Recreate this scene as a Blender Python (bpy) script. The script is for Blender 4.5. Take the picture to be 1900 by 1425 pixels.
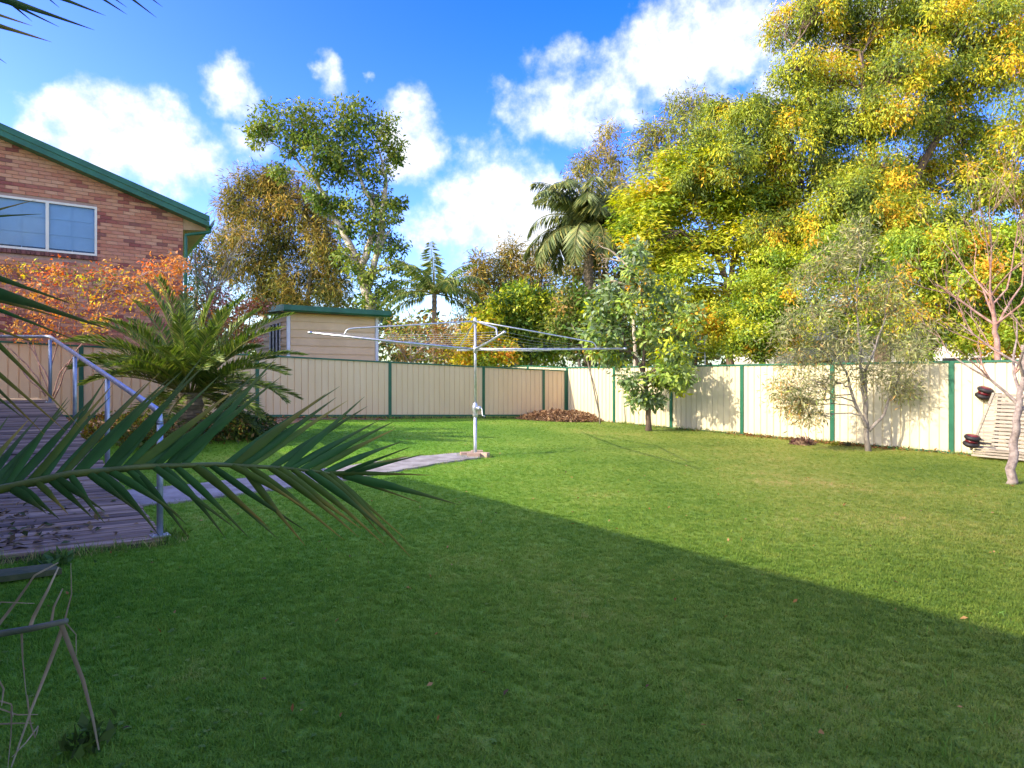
import bpy, math, random
import numpy as np
from mathutils import Vector, Matrix, noise as mnoise

for _o in list(bpy.data.objects):
    bpy.data.objects.remove(_o)
random.seed(7)
RNG = np.random.default_rng(11)
SC = bpy.context.scene
COL = SC.collection

# ------------------------------------------------------------------ camera
FPX = 1158.0          # focal length in pixels of a 1900 px wide picture
EYE = 1.53
HOR = 697.0
cam_d = bpy.data.cameras.new('camera')
cam_d.sensor_width = 36.0
cam_d.lens = 36.0 * FPX / 1900.0
cam_d.shift_y = -(712.5 - HOR) / 1900.0
cam_d.clip_start = 0.05
cam_d.clip_end = 2000.0
cam = bpy.data.objects.new('camera', cam_d)
COL.objects.link(cam)
cam.location = (0, 0, EYE)
cam.rotation_euler = (math.radians(90), 0, 0)
SC.camera = cam
SC.render.resolution_x, SC.render.resolution_y = 1024, 768

# ------------------------------------------------------------------ light
SUN_TRAVEL = Vector((1.497, 0.673, -1.0)).normalized()     # direction the light travels
SUN_EL = math.asin(-SUN_TRAVEL.z)
SUN_AZ = math.atan2(-SUN_TRAVEL.x, -SUN_TRAVEL.y)            # from +Y towards +X
SUN_STRENGTH = 2.0
SKY_STRENGTH = 0.15
EXPOSURE = 1.8

sun_d = bpy.data.lights.new('sun', 'SUN')
sun_d.energy = SUN_STRENGTH
sun_d.angle = math.radians(0.53)
sun_d.color = (1.0, 0.90, 0.72)
sun = bpy.data.objects.new('sun', sun_d)
COL.objects.link(sun)
sun.rotation_euler = SUN_TRAVEL.to_track_quat('-Z', 'Y').to_euler()
sun.location = (-20, -10, 25)

world = bpy.data.worlds.new('World')
SC.world = world
world.use_nodes = True


def build_world():
    nt = world.node_tree
    N, L = nt.nodes, nt.links
    N.clear()
    out = N.new('ShaderNodeOutputWorld')
    bg = N.new('ShaderNodeBackground')
    bg.inputs['Strength'].default_value = SKY_STRENGTH
    L.new(bg.outputs[0], out.inputs[0])
    sky = N.new('ShaderNodeTexSky')
    sky.sky_type = 'NISHITA'
    sky.sun_disc = False
    sky.sun_elevation = SUN_EL
    sky.sun_rotation = SUN_AZ
    sky.altitude = 20.0
    sky.air_density = 1.0
    sky.dust_density = 2.0
    sky.ozone_density = 2.5
    hsv = N.new('ShaderNodeHueSaturation')
    hsv.inputs['Hue'].default_value = 0.533
    hsv.inputs['Saturation'].default_value = 1.48
    hsv.inputs['Value'].default_value = 1.24
    L.new(sky.outputs[0], hsv.inputs['Color'])

    def math_(op, a, b=None, c=None):
        n = N.new('ShaderNodeMath')
        n.operation = op
        for i, v in enumerate((a, b, c)):
            if v is None:
                continue
            if isinstance(v, (int, float)):
                n.inputs[i].default_value = v
            else:
                L.new(v, n.inputs[i])
        return n.outputs[0]

    tc = N.new('ShaderNodeTexCoord')
    nrm = N.new('ShaderNodeVectorMath'); nrm.operation = 'NORMALIZE'
    L.new(tc.outputs['Generated'], nrm.inputs[0])
    # warp the direction so that cloud edges billow
    warp = N.new('ShaderNodeTexNoise')
    warp.inputs['Scale'].default_value = 9.0
    warp.inputs['Detail'].default_value = 6.0
    warp.inputs['Roughness'].default_value = 0.55
    L.new(nrm.outputs[0], warp.inputs['Vector'])
    wsub = N.new('ShaderNodeVectorMath'); wsub.operation = 'SUBTRACT'
    L.new(warp.outputs['Color'], wsub.inputs[0]); wsub.inputs[1].default_value = (.5, .5, .5)
    wsc = N.new('ShaderNodeVectorMath'); wsc.operation = 'SCALE'
    L.new(wsub.outputs[0], wsc.inputs[0]); wsc.inputs['Scale'].default_value = 0.10
    wadd = N.new('ShaderNodeVectorMath'); wadd.operation = 'ADD'
    L.new(nrm.outputs[0], wadd.inputs[0]); L.new(wsc.outputs[0], wadd.inputs[1])
    sep = N.new('ShaderNodeSeparateXYZ')
    L.new(wadd.outputs[0], sep.inputs[0])
    az = math_('ARCTAN2', sep.outputs[0], sep.outputs[1])
    el = math_('ARCSINE', sep.outputs[2])
    fine = N.new('ShaderNodeTexNoise')
    fine.inputs['Scale'].default_value = 26.0
    fine.inputs['Detail'].default_value = 8.0
    fine.inputs['Roughness'].default_value = 0.6
    L.new(nrm.outputs[0], fine.inputs['Vector'])
    big = N.new('ShaderNodeTexNoise')
    big.inputs['Scale'].default_value = 7.0
    big.inputs['Detail'].default_value = 5.0
    L.new(nrm.outputs[0], big.inputs['Vector'])

    # (pixel x, pixel y, radius x, radius y, density): the clouds of the photograph as directions
    clouds = [(150, 200, 60, 60, 1.0), (245, 250, 130, 75, 1.0), (325, 290, 95, 60, .9), (170, 280, 95, 60, .85), (435, 165, 62, 45, .75),
              (608, 145, 34, 36, .55), (760, 262, 62, 66, 1.0), (450, 265, 60, 50, .45),
              (935, 385, 125, 90, 1.15), (1000, 425, 150, 80, 1.15), (815, 425, 90, 60, .5), (690, 152, 26, 16, .35),
              (1085, 195, 150, 62, .85), (1230, 125, 150, 85, .9), (1340, 70, 150, 80, .95), (1040, 120, 90, 60, .5),
              (1330, 190, 120, 60, .55), (1460, 160, 70, 60, .8), (1260, 30, 140, 60, .75), (1600, 60, 200, 120, .8),
              (-130, 330, 170, 90, 1.0)]
    blobs = []
    for (px, py, rx, ry, dn) in clouds:
        d = Vector(((px - 950) / FPX, 1.0, (HOR - py) / FPX)).normalized()
        a0, e0 = math.atan2(d.x, d.y), math.asin(d.z)
        k = d.y                                   # angular size shrinks off axis
        blobs.append((a0, e0, rx / FPX * k * 1.1, ry / FPX * k * 1.1, dn))
    cur = None
    for (a0, e0, ra, re, dn) in blobs:
        dx = math_('MULTIPLY', math_('SUBTRACT', az, a0), 1.0 / ra)
        dy = math_('MULTIPLY', math_('SUBTRACT', el, e0), 1.0 / re)
        r2 = math_('MULTIPLY_ADD', dx, dx, math_('MULTIPLY', dy, dy))
        v = math_('MULTIPLY_ADD', r2, -0.75, dn)
        cur = v if cur is None else math_('SMOOTH_MAX', cur, v, 0.25)
    # unseen cloud all round, made denser than in view to add white fill light
    rest = N.new('ShaderNodeTexNoise')
    rest.inputs['Scale'].default_value = 2.3
    rest.inputs['Detail'].default_value = 2.0
    L.new(nrm.outputs[0], rest.inputs['Vector'])
    away = N.new('ShaderNodeMapRange'); away.interpolation_type = 'SMOOTHSTEP'
    away.inputs['From Min'].default_value = 0.85; away.inputs['From Max'].default_value = 1.1
    L.new(math_('ABSOLUTE', az), away.inputs['Value'])
    rc = math_('MULTIPLY_ADD', math_('SUBTRACT', rest.outputs[0], 0.48), 7.0, 0.0)
    rc = math_('ADD', rc, math_('MULTIPLY_ADD', away.outputs[0], 3.0, -3.0))
    cur = math_('MAXIMUM', cur, math_('MINIMUM', rc, 1.0))
    nz = math_('MULTIPLY_ADD', math_('SUBTRACT', fine.outputs[0], 0.5), 1.5, cur)
    nz = math_('MULTIPLY_ADD', math_('SUBTRACT', big.outputs[0], 0.5), 1.2, nz)
    ms = N.new('ShaderNodeMapRange')
    ms.interpolation_type = 'SMOOTHSTEP'
    ms.inputs['From Min'].default_value = -0.12
    ms.inputs['From Max'].default_value = 1.0
    ms.inputs['To Max'].default_value = 0.96
    L.new(nz, ms.inputs['Value'])
    # cloud brightness: white with faint blue-grey inner modelling
    sh = N.new('ShaderNodeMapRange')
    sh.inputs['From Min'].default_value = 0.32
    sh.inputs['From Max'].default_value = 0.68
    L.new(fine.outputs[0], sh.inputs['Value'])
    cc = N.new('ShaderNodeMixRGB')
    cc.inputs[1].default_value = (1.65, 1.9, 2.3, 1)
    cc.inputs[2].default_value = (3.1, 3.1, 3.15, 1)
    L.new(sh.outputs[0], cc.inputs[0])
    mix = N.new('ShaderNodeMixRGB')
    L.new(ms.outputs[0], mix.inputs[0])
    L.new(hsv.outputs[0], mix.inputs[1])
    L.new(cc.outputs[0], mix.inputs[2])
    L.new(mix.outputs[0], bg.inputs['Color'])


build_world()
vs = SC.view_settings
vs.view_transform = 'Standard'
vs.look = 'None'
vs.exposure = EXPOSURE
vs.gamma = 1.0
vs.use_curve_mapping = False
SC.render.engine = 'CYCLES'
SC.cycles.max_bounces = 8
SC.cycles.transparent_max_bounces = 8


# ------------------------------------------------------------------ helpers
def P(px, py, Z):
    """point at depth Z seen at photo pixel (px, py)"""
    return Vector(((px - 950.0) / FPX * Z, Z, EYE - (py - HOR) / FPX * Z))


NDIR = Vector((.8245, .5645, 0))       # into the right fence
UDIR = Vector((.5645, -.8245, 0))      # along the right fence, towards the camera
CORNER = Vector((1.95, 21.99, 0))


def sm(a, b, x):
    t = min(1.0, max(0.0, (x - a) / (b - a)))
    return t * t * (3 - 2 * t)


def ground_h(x, y):
    s = -((x - 1.95) * .8245 + (y - 21.99) * .5645)
    d2 = 17.03 - (-.5645 * x + .8245 * y)
    w = 1.0 - sm(0.3, 8.5, d2) if d2 > 0 else 1.0 - sm(0, 25, -d2)
    base = .03 + .038 * min(max(s, 0), 18)
    und = .018 * math.sin(x * .9 + 1.3) * math.cos(y * .7) * (1 if abs(x) < 30 and 0 < y < 30 else 0)
    return base * w + und * .6


class MB:
    """collects geometry for one mesh"""
    def __init__(s):
        s.v = []; s.f = []; s.m = []; s.cur = 0

    def add(s, verts, faces):
        o = len(s.v)
        s.v.extend([tuple(p) for p in verts])
        s.f.extend([tuple(i + o for i in f) for f in faces])
        s.m.extend([s.cur] * len(faces))

    def box(s, c, size, axes=None):
        c = Vector(c)
        ax = axes or (Vector((1, 0, 0)), Vector((0, 1, 0)), Vector((0, 0, 1)))
        h = [a * (d * .5) for a, d in zip(ax, size)]
        vs = []
        for i in (-1, 1):
            for j in (-1, 1):
                for k in (-1, 1):
                    vs.append(c + h[0] * i + h[1] * j + h[2] * k)
        s.add(vs, [(0, 1, 3, 2), (4, 6, 7, 5), (0, 4, 5, 1), (2, 3, 7, 6), (0, 2, 6, 4), (1, 5, 7, 3)])

    def prism(s, poly, ext):
        n = len(poly)
        ext = Vector(ext)
        a = [Vector(p) for p in poly]
        b = [p + ext for p in a]
        s.add(a + b, [tuple(range(n))[::-1], tuple(range(n, 2 * n))] + [(i, (i + 1) % n, n + (i + 1) % n, n + i) for i in range(n)])

    def tube(s, pts, radii, sides=8, cap=True):
        pts = [Vector(p) for p in pts]
        n = len(pts)
        if not hasattr(radii, '__len__'):
            radii = [radii] * n
        ref = None
        vs = []
        for i in range(n):
            t = (pts[min(i + 1, n - 1)] - pts[max(i - 1, 0)])
            t = t.normalized() if t.length > 1e-9 else Vector((0, 0, 1))
            if ref is None:
                ref = t.orthogonal().normalized()
            u = (ref - t * ref.dot(t))
            u = u.normalized() if u.length > 1e-6 else t.orthogonal().normalized()
            ref = u
            w = t.cross(u)
            for k in range(sides):
                a = 2 * math.pi * k / sides
                vs.append(pts[i] + (u * math.cos(a) + w * math.sin(a)) * radii[i])
        fs = []
        for i in range(n - 1):
            for k in range(sides):
                k2 = (k + 1) % sides
                fs.append((i * sides + k, i * sides + k2, (i + 1) * sides + k2, (i + 1) * sides + k))
        if cap:
            fs.append(tuple(range(sides))[::-1])
            fs.append(tuple(range((n - 1) * sides, n * sides)))
        s.add(vs, fs)

    def mesh(s, name, mats, smooth=False):
        me = bpy.data.meshes.new(name)
        me.from_pydata(s.v, [], s.f)
        for m in (mats if isinstance(mats, (list, tuple)) else [mats]):
            me.materials.append(m)
        if any(s.m):
            me.polygons.foreach_set('material_index', s.m)
        if smooth:
            me.polygons.foreach_set('use_smooth', [True] * len(me.polygons))
        me.update()
        return me


WLOC = {}


def link(name, data, parent=None, loc=(0, 0, 0)):
    o = bpy.data.objects.new(name, data)
    COL.objects.link(o)
    loc = Vector(loc)
    WLOC[o.name] = loc
    if parent is not None:
        o.parent = parent
        o.location = loc - WLOC[parent.name]
    else:
        o.location = loc
    return o


def tag(o, label=None, cat=None, group=None, kind=None):
    if label: o['label'] = label
    if cat: o['category'] = cat
    if group: o['group'] = group
    if kind: o['kind'] = kind
    return o


def thing(name, label, cat, loc=(0, 0, 0), group=None):
    o = link(name, None, None, loc)
    o.empty_display_size = .2
    return tag(o, label, cat, group)


def part(name, mb, mat, parent=None, smooth=False, label=None, kind=None):
    """mesh given in world coordinates, linked under its thing"""
    o = link(name, mb.mesh(name, mat, smooth), parent, (0, 0, 0))
    return tag(o, label=label, kind=kind)


# ------------------------------------------------------------------ materials
def new_mat(name):
    m = bpy.data.materials.new(name)
    m.use_nodes = True
    nt = m.node_tree
    return m, nt, nt.nodes, nt.links, nt.nodes['Principled BSDF']


def surf(name, c1, c2, rough=.6, scale=6.0, detail=6, bump=0.0, bscale=None, metal=0.0, spec=.4, stretch=(1, 1, 1), c3=None, rand=0.0, coord='Object', rampw=(.35, .65)):
    """two or three tones mixed by noise, plus bump; rand = per-object value jitter"""
    m, nt, N, L, b = new_mat(name)
    tc = N.new('ShaderNodeTexCoord')
    mp = N.new('ShaderNodeMapping')
    mp.inputs['Scale'].default_value = stretch
    L.new(tc.outputs[coord], mp.inputs[0])
    nz = N.new('ShaderNodeTexNoise')
    nz.inputs['Scale'].default_value = scale
    nz.inputs['Detail'].default_value = detail
    nz.inputs['Roughness'].default_value = .6
    L.new(mp.outputs[0], nz.inputs['Vector'])
    rp = N.new('ShaderNodeValToRGB')
    rp.color_ramp.elements[0].position = rampw[0]
    rp.color_ramp.elements[1].position = rampw[1]
    rp.color_ramp.elements[0].color = (*c1, 1)
    rp.color_ramp.elements[1].color = (*c2, 1)
    if c3:
        e = rp.color_ramp.elements.new(rampw[1] + .12)
        e.color = (*c3, 1)
    L.new(nz.outputs[0], rp.inputs[0])
    col = rp.outputs[0]
    if rand:
        oi = N.new('ShaderNodeObjectInfo')
        mr = N.new('ShaderNodeMapRange')
        mr.inputs['To Min'].default_value = 1 - rand
        mr.inputs['To Max'].default_value = 1 + rand
        L.new(oi.outputs['Random'], mr.inputs[0])
        mx = N.new('ShaderNodeVectorMath'); mx.operation = 'SCALE'
        L.new(col, mx.inputs[0]); L.new(mr.outputs[0], mx.inputs['Scale'])
        col = mx.outputs[0]
    L.new(col, b.inputs['Base Color'])
    b.inputs['Roughness'].default_value = rough
    b.inputs['Metallic'].default_value = metal
    b.inputs['Specular IOR Level'].default_value = spec
    if bump:
        n2 = N.new('ShaderNodeTexNoise')
        n2.inputs['Scale'].default_value = bscale or scale * 4
        n2.inputs['Detail'].default_value = 8
        L.new(mp.outputs[0], n2.inputs['Vector'])
        bp = N.new('ShaderNodeBump')
        bp.inputs['Strength'].default_value = bump
        bp.inputs['Distance'].default_value = .02
        L.new(n2.outputs[0], bp.inputs['Height'])
        L.new(bp.outputs[0], b.inputs['Normal'])
    return m


def leaf_mat(name, trans=.35, rough=.5, spec=.25):
    """leaf colour comes from the colour attribute of each leaf"""
    m, nt, N, L, b = new_mat(name)
    at = N.new('ShaderNodeAttribute'); at.attribute_name = 'Col'
    L.new(at.outputs['Color'], b.inputs['Base Color'])
    b.inputs['Roughness'].default_value = rough
    b.inputs['Specular IOR Level'].default_value = spec
    tr = N.new('ShaderNodeBsdfTranslucent')
    hs = N.new('ShaderNodeHueSaturation')
    hs.inputs['Saturation'].default_value = 1.1
    hs.inputs['Value'].default_value = 1.25
    L.new(at.outputs['Color'], hs.inputs['Color'])
    L.new(hs.outputs[0], tr.inputs['Color'])
    mx = N.new('ShaderNodeMixShader')
    mx.inputs[0].default_value = trans
    out = N['Material Output']
    L.new(b.outputs[0], mx.inputs[1]); L.new(tr.outputs[0], mx.inputs[2])
    L.new(mx.outputs[0], out.inputs[0])
    return m


M = {}
M['leaf'] = leaf_mat('leaf')
M['leaf_dry'] = leaf_mat('leaf_dry', .2, .7, .1)
M['frond'] = leaf_mat('palm_leaf', .25, .45, .3)
M['bark_grey'] = surf('bark_grey', (.16, .13, .105), (.34, .29, .24), .85, 5, 6, .6, 25, stretch=(3, 3, .8))
M['bark_pale'] = surf('bark_pale', (.34, .26, .20), (.62, .52, .42), .8, 3, 6, .4, 20, stretch=(2, 2, .7))
M['bark_brown'] = surf('bark_brown', (.09, .06, .045), (.22, .15, .105), .9, 6, 6, .6, 25, stretch=(3, 3, .8))
M['bark_pink'] = surf('bark_pink', (.17, .125, .11), (.38, .30, .265), .8, 12, 6, .5, 45, stretch=(1, 1, 1))
M['twig_red'] = surf('twig_red', (.24, .12, .09), (.46, .28, .23), .75, 8)
M['cream_sheet'] = surf('cream_sheet_steel', (.62, .535, .36), (.70, .61, .42), .42, 1.6, 7, .25, 1.5, spec=.4, stretch=(1.6, 1.6, .35), c3=(.56, .475, .32))
M['shade_lifted_sheet'] = surf('shade_lifted_sheet_steel', (.82, .60, .34), (.88, .66, .39), .45, 1.4, 7, .25, 1.5, spec=.35, stretch=(1.6, 1.6, .35), c3=(.76, .55, .31))  # fence cream made warmer and brighter to offset the shade it stands in
M['green_steel'] = surf('green_painted_steel', (.012, .10, .055), (.022, .145, .08), .4, 3, 5, spec=.45)
M['galv'] = surf('galvanised_steel', (.42, .44, .46), (.66, .68, .70), .36, 14, 6, .05, 60, metal=.75)
M['blue_galv'] = surf('weathered_galvanised_rail', (.27, .33, .43), (.42, .48, .58), .42, 9, 6, .05, 50, metal=.55)
M['board'] = surf('weathered_timber', (.12, .10, .095), (.40, .35, .335), .85, 3.2, 8, .9, 18, stretch=(1.2, 9, 9), rand=.3)
def board_mat():
    m, nt, N, L, b = new_mat('weathered_decking')
    tc = N.new('ShaderNodeTexCoord')
    r = N.new('ShaderNodeMapping'); r.inputs['Rotation'].default_value = (0, 0, math.radians(-28.4))
    s = N.new('ShaderNodeMapping'); s.inputs['Scale'].default_value = (1.1, 30, 30)
    L.new(tc.outputs['Object'], r.inputs[0]); L.new(r.outputs[0], s.inputs[0])
    oi = N.new('ShaderNodeObjectInfo')
    off = N.new('ShaderNodeVectorMath'); off.operation = 'MULTIPLY_ADD'
    cmb = N.new('ShaderNodeCombineXYZ')
    for k in range(3): L.new(oi.outputs['Random'], cmb.inputs[k])
    L.new(cmb.outputs[0], off.inputs[0]); off.inputs[1].default_value = (40, 17, 9); L.new(s.outputs[0], off.inputs[2])
    n1 = N.new('ShaderNodeTexNoise'); n1.inputs['Scale'].default_value = 1.4; n1.inputs['Detail'].default_value = 7; n1.inputs['Roughness'].default_value = .65
    L.new(off.outputs[0], n1.inputs['Vector'])
    n2 = N.new('ShaderNodeTexNoise'); n2.inputs['Scale'].default_value = 3.0; n2.inputs['Detail'].default_value = 5
    L.new(oi.outputs['Location'], n2.inputs['Vector'])
    rp = N.new('ShaderNodeValToRGB')
    for e, (q, c) in zip((rp.color_ramp.elements[0], rp.color_ramp.elements[1]), ((.30, (.05, .032, .020)), (.64, (.30, .225, .15)))):
        e.position = q; e.color = (*c, 1)
    e = rp.color_ramp.elements.new(.45); e.color = (.16, .112, .075, 1)
    e = rp.color_ramp.elements.new(.80); e.color = (.56, .46, .34, 1)
    L.new(n1.outputs[0], rp.inputs[0])
    mr = N.new('ShaderNodeMapRange'); mr.inputs['To Min'].default_value = .5; mr.inputs['To Max'].default_value = 1.75
    L.new(oi.outputs['Random'], mr.inputs[0])
    sc = N.new('ShaderNodeVectorMath'); sc.operation = 'SCALE'
    L.new(rp.outputs[0], sc.inputs[0]); L.new(mr.outputs[0], sc.inputs['Scale'])
    L.new(sc.outputs[0], b.inputs['Base Color'])
    b.inputs['Roughness'].default_value = .8
    bp = N.new('ShaderNodeBump'); bp.inputs['Strength'].default_value = .5; bp.inputs['Distance'].default_value = .006
    L.new(n1.outputs[0], bp.inputs['Height']); L.new(bp.outputs[0], b.inputs['Normal'])
    return m


M['board'] = board_mat()
M['dark_timber'] = surf('dark_timber', (.03, .022, .018), (.09, .065, .05), .9, 5, 6, .5)
M['concrete'] = surf('old_concrete', (.22, .195, .175), (.40, .365, .33), .9, 4, 8, .4, 40)
M['moss_slab'] = surf('mossy_concrete', (.045, .07, .02), (.12, .125, .06), .9, 3, 8, .4, 30)
M['mortar'] = surf('mortar', (.36, .23, .175), (.45, .30, .235), .95, 8, 6, .3, 60)
M['cream_paint'] = surf('cream_window_frame', (.70, .66, .55), (.78, .74, .62), .4, 2)
M['white_trim'] = surf('white_trim', (.68, .68, .66), (.78, .78, .76), .5, 3)
M['weatherboard'] = surf('cream_weatherboard', (.74, .50, .25), (.82, .57, .30), .55, 1.6, 5, .05, 30, rand=.04)
M['soffit'] = surf('timber_soffit', (.42, .25, .13), (.52, .33, .18), .6, 3)
M['blind'] = surf('pale_roller_blind', (.66, .70, .70), (.74, .78, .78), .8, 2)
M['dark_room'] = surf('dark_interior', (.015, .015, .018), (.03, .03, .035), .9, 2)
M['mulch'] = surf('leaf_mulch', (.10, .06, .035), (.30, .19, .11), .95, 9, 8, 1.0, 30)
M['paver'] = surf('brick_paver', (.46, .30, .21), (.60, .43, .32), .85, 9, 6, .3, 50, rand=.12)
M['tyre'] = surf('black_rubber', (.012, .01, .012), (.03, .022, .024), .6, 8)
M['red_plastic'] = surf('dark_red_plastic', (.10, .008, .012), (.17, .012, .02), .35, 5)
M['slat'] = surf('weathered_slat', (.27, .22, .175), (.42, .35, .285), .75, 3, 7, .4, 20, stretch=(1, 1, 8), rand=.12)
M['roof_tile'] = surf('grey_roof', (.10, .095, .11), (.19, .18, .20), .8, 4, 6, .4)
M['render_wall'] = surf('pale_render', (.62, .58, .55), (.74, .70, .68), .8, 2, 5)
M['trunk_palm'] = surf('palm_trunk', (.14, .105, .075), (.34, .27, .20), .95, 6, 6, .9, 18, stretch=(1, 1, 5))


def glass_mat():
    m, nt, N, L, b = new_mat('window_glass')
    b.inputs['Base Color'].default_value = (.75, .85, .95, 1)
    b.inputs['Roughness'].default_value = .03
    b.inputs['Transmission Weight'].default_value = 1.0
    b.inputs['IOR'].default_value = 1.25
    gl = N.new('ShaderNodeBsdfGlossy'); gl.inputs['Roughness'].default_value = .03
    tr = N.new('ShaderNodeBsdfTransparent'); tr.inputs['Color'].default_value = (.82, .92, 1.0, 1)
    fr = N.new('ShaderNodeFresnel'); fr.inputs['IOR'].default_value = 1.45
    mx = N.new('ShaderNodeMixShader')
    L.new(fr.outputs[0], mx.inputs[0]); L.new(tr.outputs[0], mx.inputs[1]); L.new(gl.outputs[0], mx.inputs[2])
    L.new(mx.outputs[0], N['Material Output'].inputs[0])
    return m


M['glass'] = glass_mat()


def brick_mat(name, island):
    m, nt, N, L, b = new_mat(name)
    if island:
        g = N.new('ShaderNodeNewGeometry'); r = g.outputs['Random Per Island']
    else:
        g = N.new('ShaderNodeObjectInfo'); r = g.outputs['Random']
    rp = N.new('ShaderNodeValToRGB')
    rp.color_ramp.interpolation = 'CONSTANT'
    cols = [(0, (.54, .245, .135)), (.16, (.50, .21, .12)), (.30, (.56, .275, .16)), (.42, (.51, .225, .14)), (.54, (.58, .30, .18)),
            (.64, (.47, .18, .105)), (.76, (.33, .10, .07)), (.83, (.27, .075, .06)), (.90, (.36, .125, .085)), (.96, (.25, .095, .07))]
    rp.color_ramp.elements[0].position = 0; rp.color_ramp.elements[0].color = (*cols[0][1], 1)
    rp.color_ramp.elements[1].position = cols[1][0]; rp.color_ramp.elements[1].color = (*cols[1][1], 1)
    for p, c in cols[2:]:
        e = rp.color_ramp.elements.new(p); e.color = (*c, 1)
    L.new(r, rp.inputs[0])
    tc = N.new('ShaderNodeTexCoord')
    nz = N.new('ShaderNodeTexNoise'); nz.inputs['Scale'].default_value = 22; nz.inputs['Detail'].default_value = 6
    L.new(tc.outputs['Object'], nz.inputs['Vector'])
    mr = N.new('ShaderNodeMapRange'); mr.inputs['To Min'].default_value = .72; mr.inputs['To Max'].default_value = 1.28
    L.new(nz.outputs[0], mr.inputs[0])
    sc = N.new('ShaderNodeVectorMath'); sc.operation = 'SCALE'
    L.new(rp.outputs[0], sc.inputs[0]); L.new(mr.outputs[0], sc.inputs['Scale'])
    L.new(sc.outputs[0], b.inputs['Base Color'])
    b.inputs['Roughness'].default_value = .85
    bp = N.new('ShaderNodeBump'); bp.inputs['Strength'].default_value = .3; bp.inputs['Distance'].default_value = .01
    L.new(nz.outputs[0], bp.inputs['Height']); L.new(bp.outputs[0], b.inputs['Normal'])
    return m


M['brick'] = brick_mat('face_brick', False)
M['brick_isl'] = brick_mat('face_brick_field', True)


def grass_mat(name, ground):
    m, nt, N, L, b = new_mat(name)
    g = N.new('ShaderNodeNewGeometry')
    n1 = N.new('ShaderNodeTexNoise'); n1.inputs['Scale'].default_value = .35; n1.inputs['Detail'].default_value = 4
    n2 = N.new('ShaderNodeTexNoise'); n2.inputs['Scale'].default_value = 2.6; n2.inputs['Detail'].default_value = 6
    n2.inputs['Roughness'].default_value = .7
    n3 = N.new('ShaderNodeTexNoise'); n3.inputs['Scale'].default_value = 55; n3.inputs['Detail'].default_value = 4
    for n in (n1, n2, n3):
        L.new(g.outputs['Position'], n.inputs['Vector'])
    add = N.new('ShaderNodeMath'); add.operation = 'MULTIPLY_ADD'
    L.new(n2.outputs[0], add.inputs[0]); add.inputs[1].default_value = .68
    L.new(n1.outputs[0], add.inputs[2])
    if ground:
        ad2 = N.new('ShaderNodeMath'); ad2.operation = 'MULTIPLY_ADD'
        L.new(n3.outputs[0], ad2.inputs[0]); ad2.inputs[1].default_value = .55
        L.new(add.outputs[0], ad2.inputs[2]); src = ad2.outputs[0]; lo, hi = .80, 1.42
    else:
        oi = N.new('ShaderNodeObjectInfo')
        ad2 = N.new('ShaderNodeMath'); ad2.operation = 'MULTIPLY_ADD'
        L.new(oi.outputs['Random'], ad2.inputs[0]); ad2.inputs[1].default_value = .42
        L.new(add.outputs[0], ad2.inputs[2]); src = ad2.outputs[0]; lo, hi = .70, 1.42
    mr = N.new('ShaderNodeMapRange')
    mr.inputs['From Min'].default_value = lo; mr.inputs['From Max'].default_value = hi
    L.new(src, mr.inputs[0])
    rp = N.new('ShaderNodeValToRGB')
    k = 1.95 if ground else 2.05
    stops = [(0, (.046, .094, .012)), (.35, (.076, .132, .018)), (.65, (.112, .160, .027)), (.90, (.155, .175, .045)), (1, (.23, .20, .085))]
    rp.color_ramp.elements[0].color = (*[c * k for c in stops[0][1]], 1)
    rp.color_ramp.elements[1].color = (*[c * k for c in stops[-1][1]], 1)
    for p, c in stops[1:-1]:
        e = rp.color_ramp.elements.new(p); e.color = (*[q * k for q in c], 1)
    L.new(mr.outputs[0], rp.inputs[0])
    # dull soil off the lawn is handled by other sheets; left lusher, right drier; tint also lifts the shaded left and dulls sunlit right
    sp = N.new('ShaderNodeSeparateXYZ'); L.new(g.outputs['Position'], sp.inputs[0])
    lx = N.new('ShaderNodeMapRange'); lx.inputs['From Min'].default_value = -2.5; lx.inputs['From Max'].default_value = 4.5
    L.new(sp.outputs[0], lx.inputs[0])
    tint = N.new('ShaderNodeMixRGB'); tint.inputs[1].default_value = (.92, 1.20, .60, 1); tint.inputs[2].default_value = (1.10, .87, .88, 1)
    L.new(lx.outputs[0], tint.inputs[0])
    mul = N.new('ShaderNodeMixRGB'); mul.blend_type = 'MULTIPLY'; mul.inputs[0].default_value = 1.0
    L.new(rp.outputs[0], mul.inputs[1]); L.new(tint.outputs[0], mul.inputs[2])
    L.new(mul.outputs[0], b.inputs['Base Color'])
    b.inputs['Roughness'].default_value = .75
    b.inputs['Specular IOR Level'].default_value = .2
    if ground:
        bp = N.new('ShaderNodeBump'); bp.inputs['Strength'].default_value = .9; bp.inputs['Distance'].default_value = .03
        L.new(n3.outputs[0], bp.inputs['Height']); L.new(bp.outputs[0], b.inputs['Normal'])
    else:
        tr = N.new('ShaderNodeBsdfTranslucent'); L.new(mul.outputs[0], tr.inputs['Color'])
        mx = N.new('ShaderNodeMixShader'); mx.inputs[0].default_value = .3
        L.new(b.outputs[0], mx.inputs[1]); L.new(tr.outputs[0], mx.inputs[2])
        L.new(mx.outputs[0], N['Material Output'].inputs[0])
    return m


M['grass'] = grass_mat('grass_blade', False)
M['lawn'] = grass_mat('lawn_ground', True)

# ================================================================== SETTING
def nonuniform(lo, hi, step, far, nfar):
    c = list(np.arange(lo, hi + 1e-6, step))
    a, b, g = c[0], c[-1], step
    left, right = [], []
    for i in range(nfar):
        g *= 1.45
        left.append(left[-1] - g if left else a - g)
        right.append(right[-1] + g if right else b + g)
    return [-far] + left[::-1] + c + right + [far]


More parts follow.
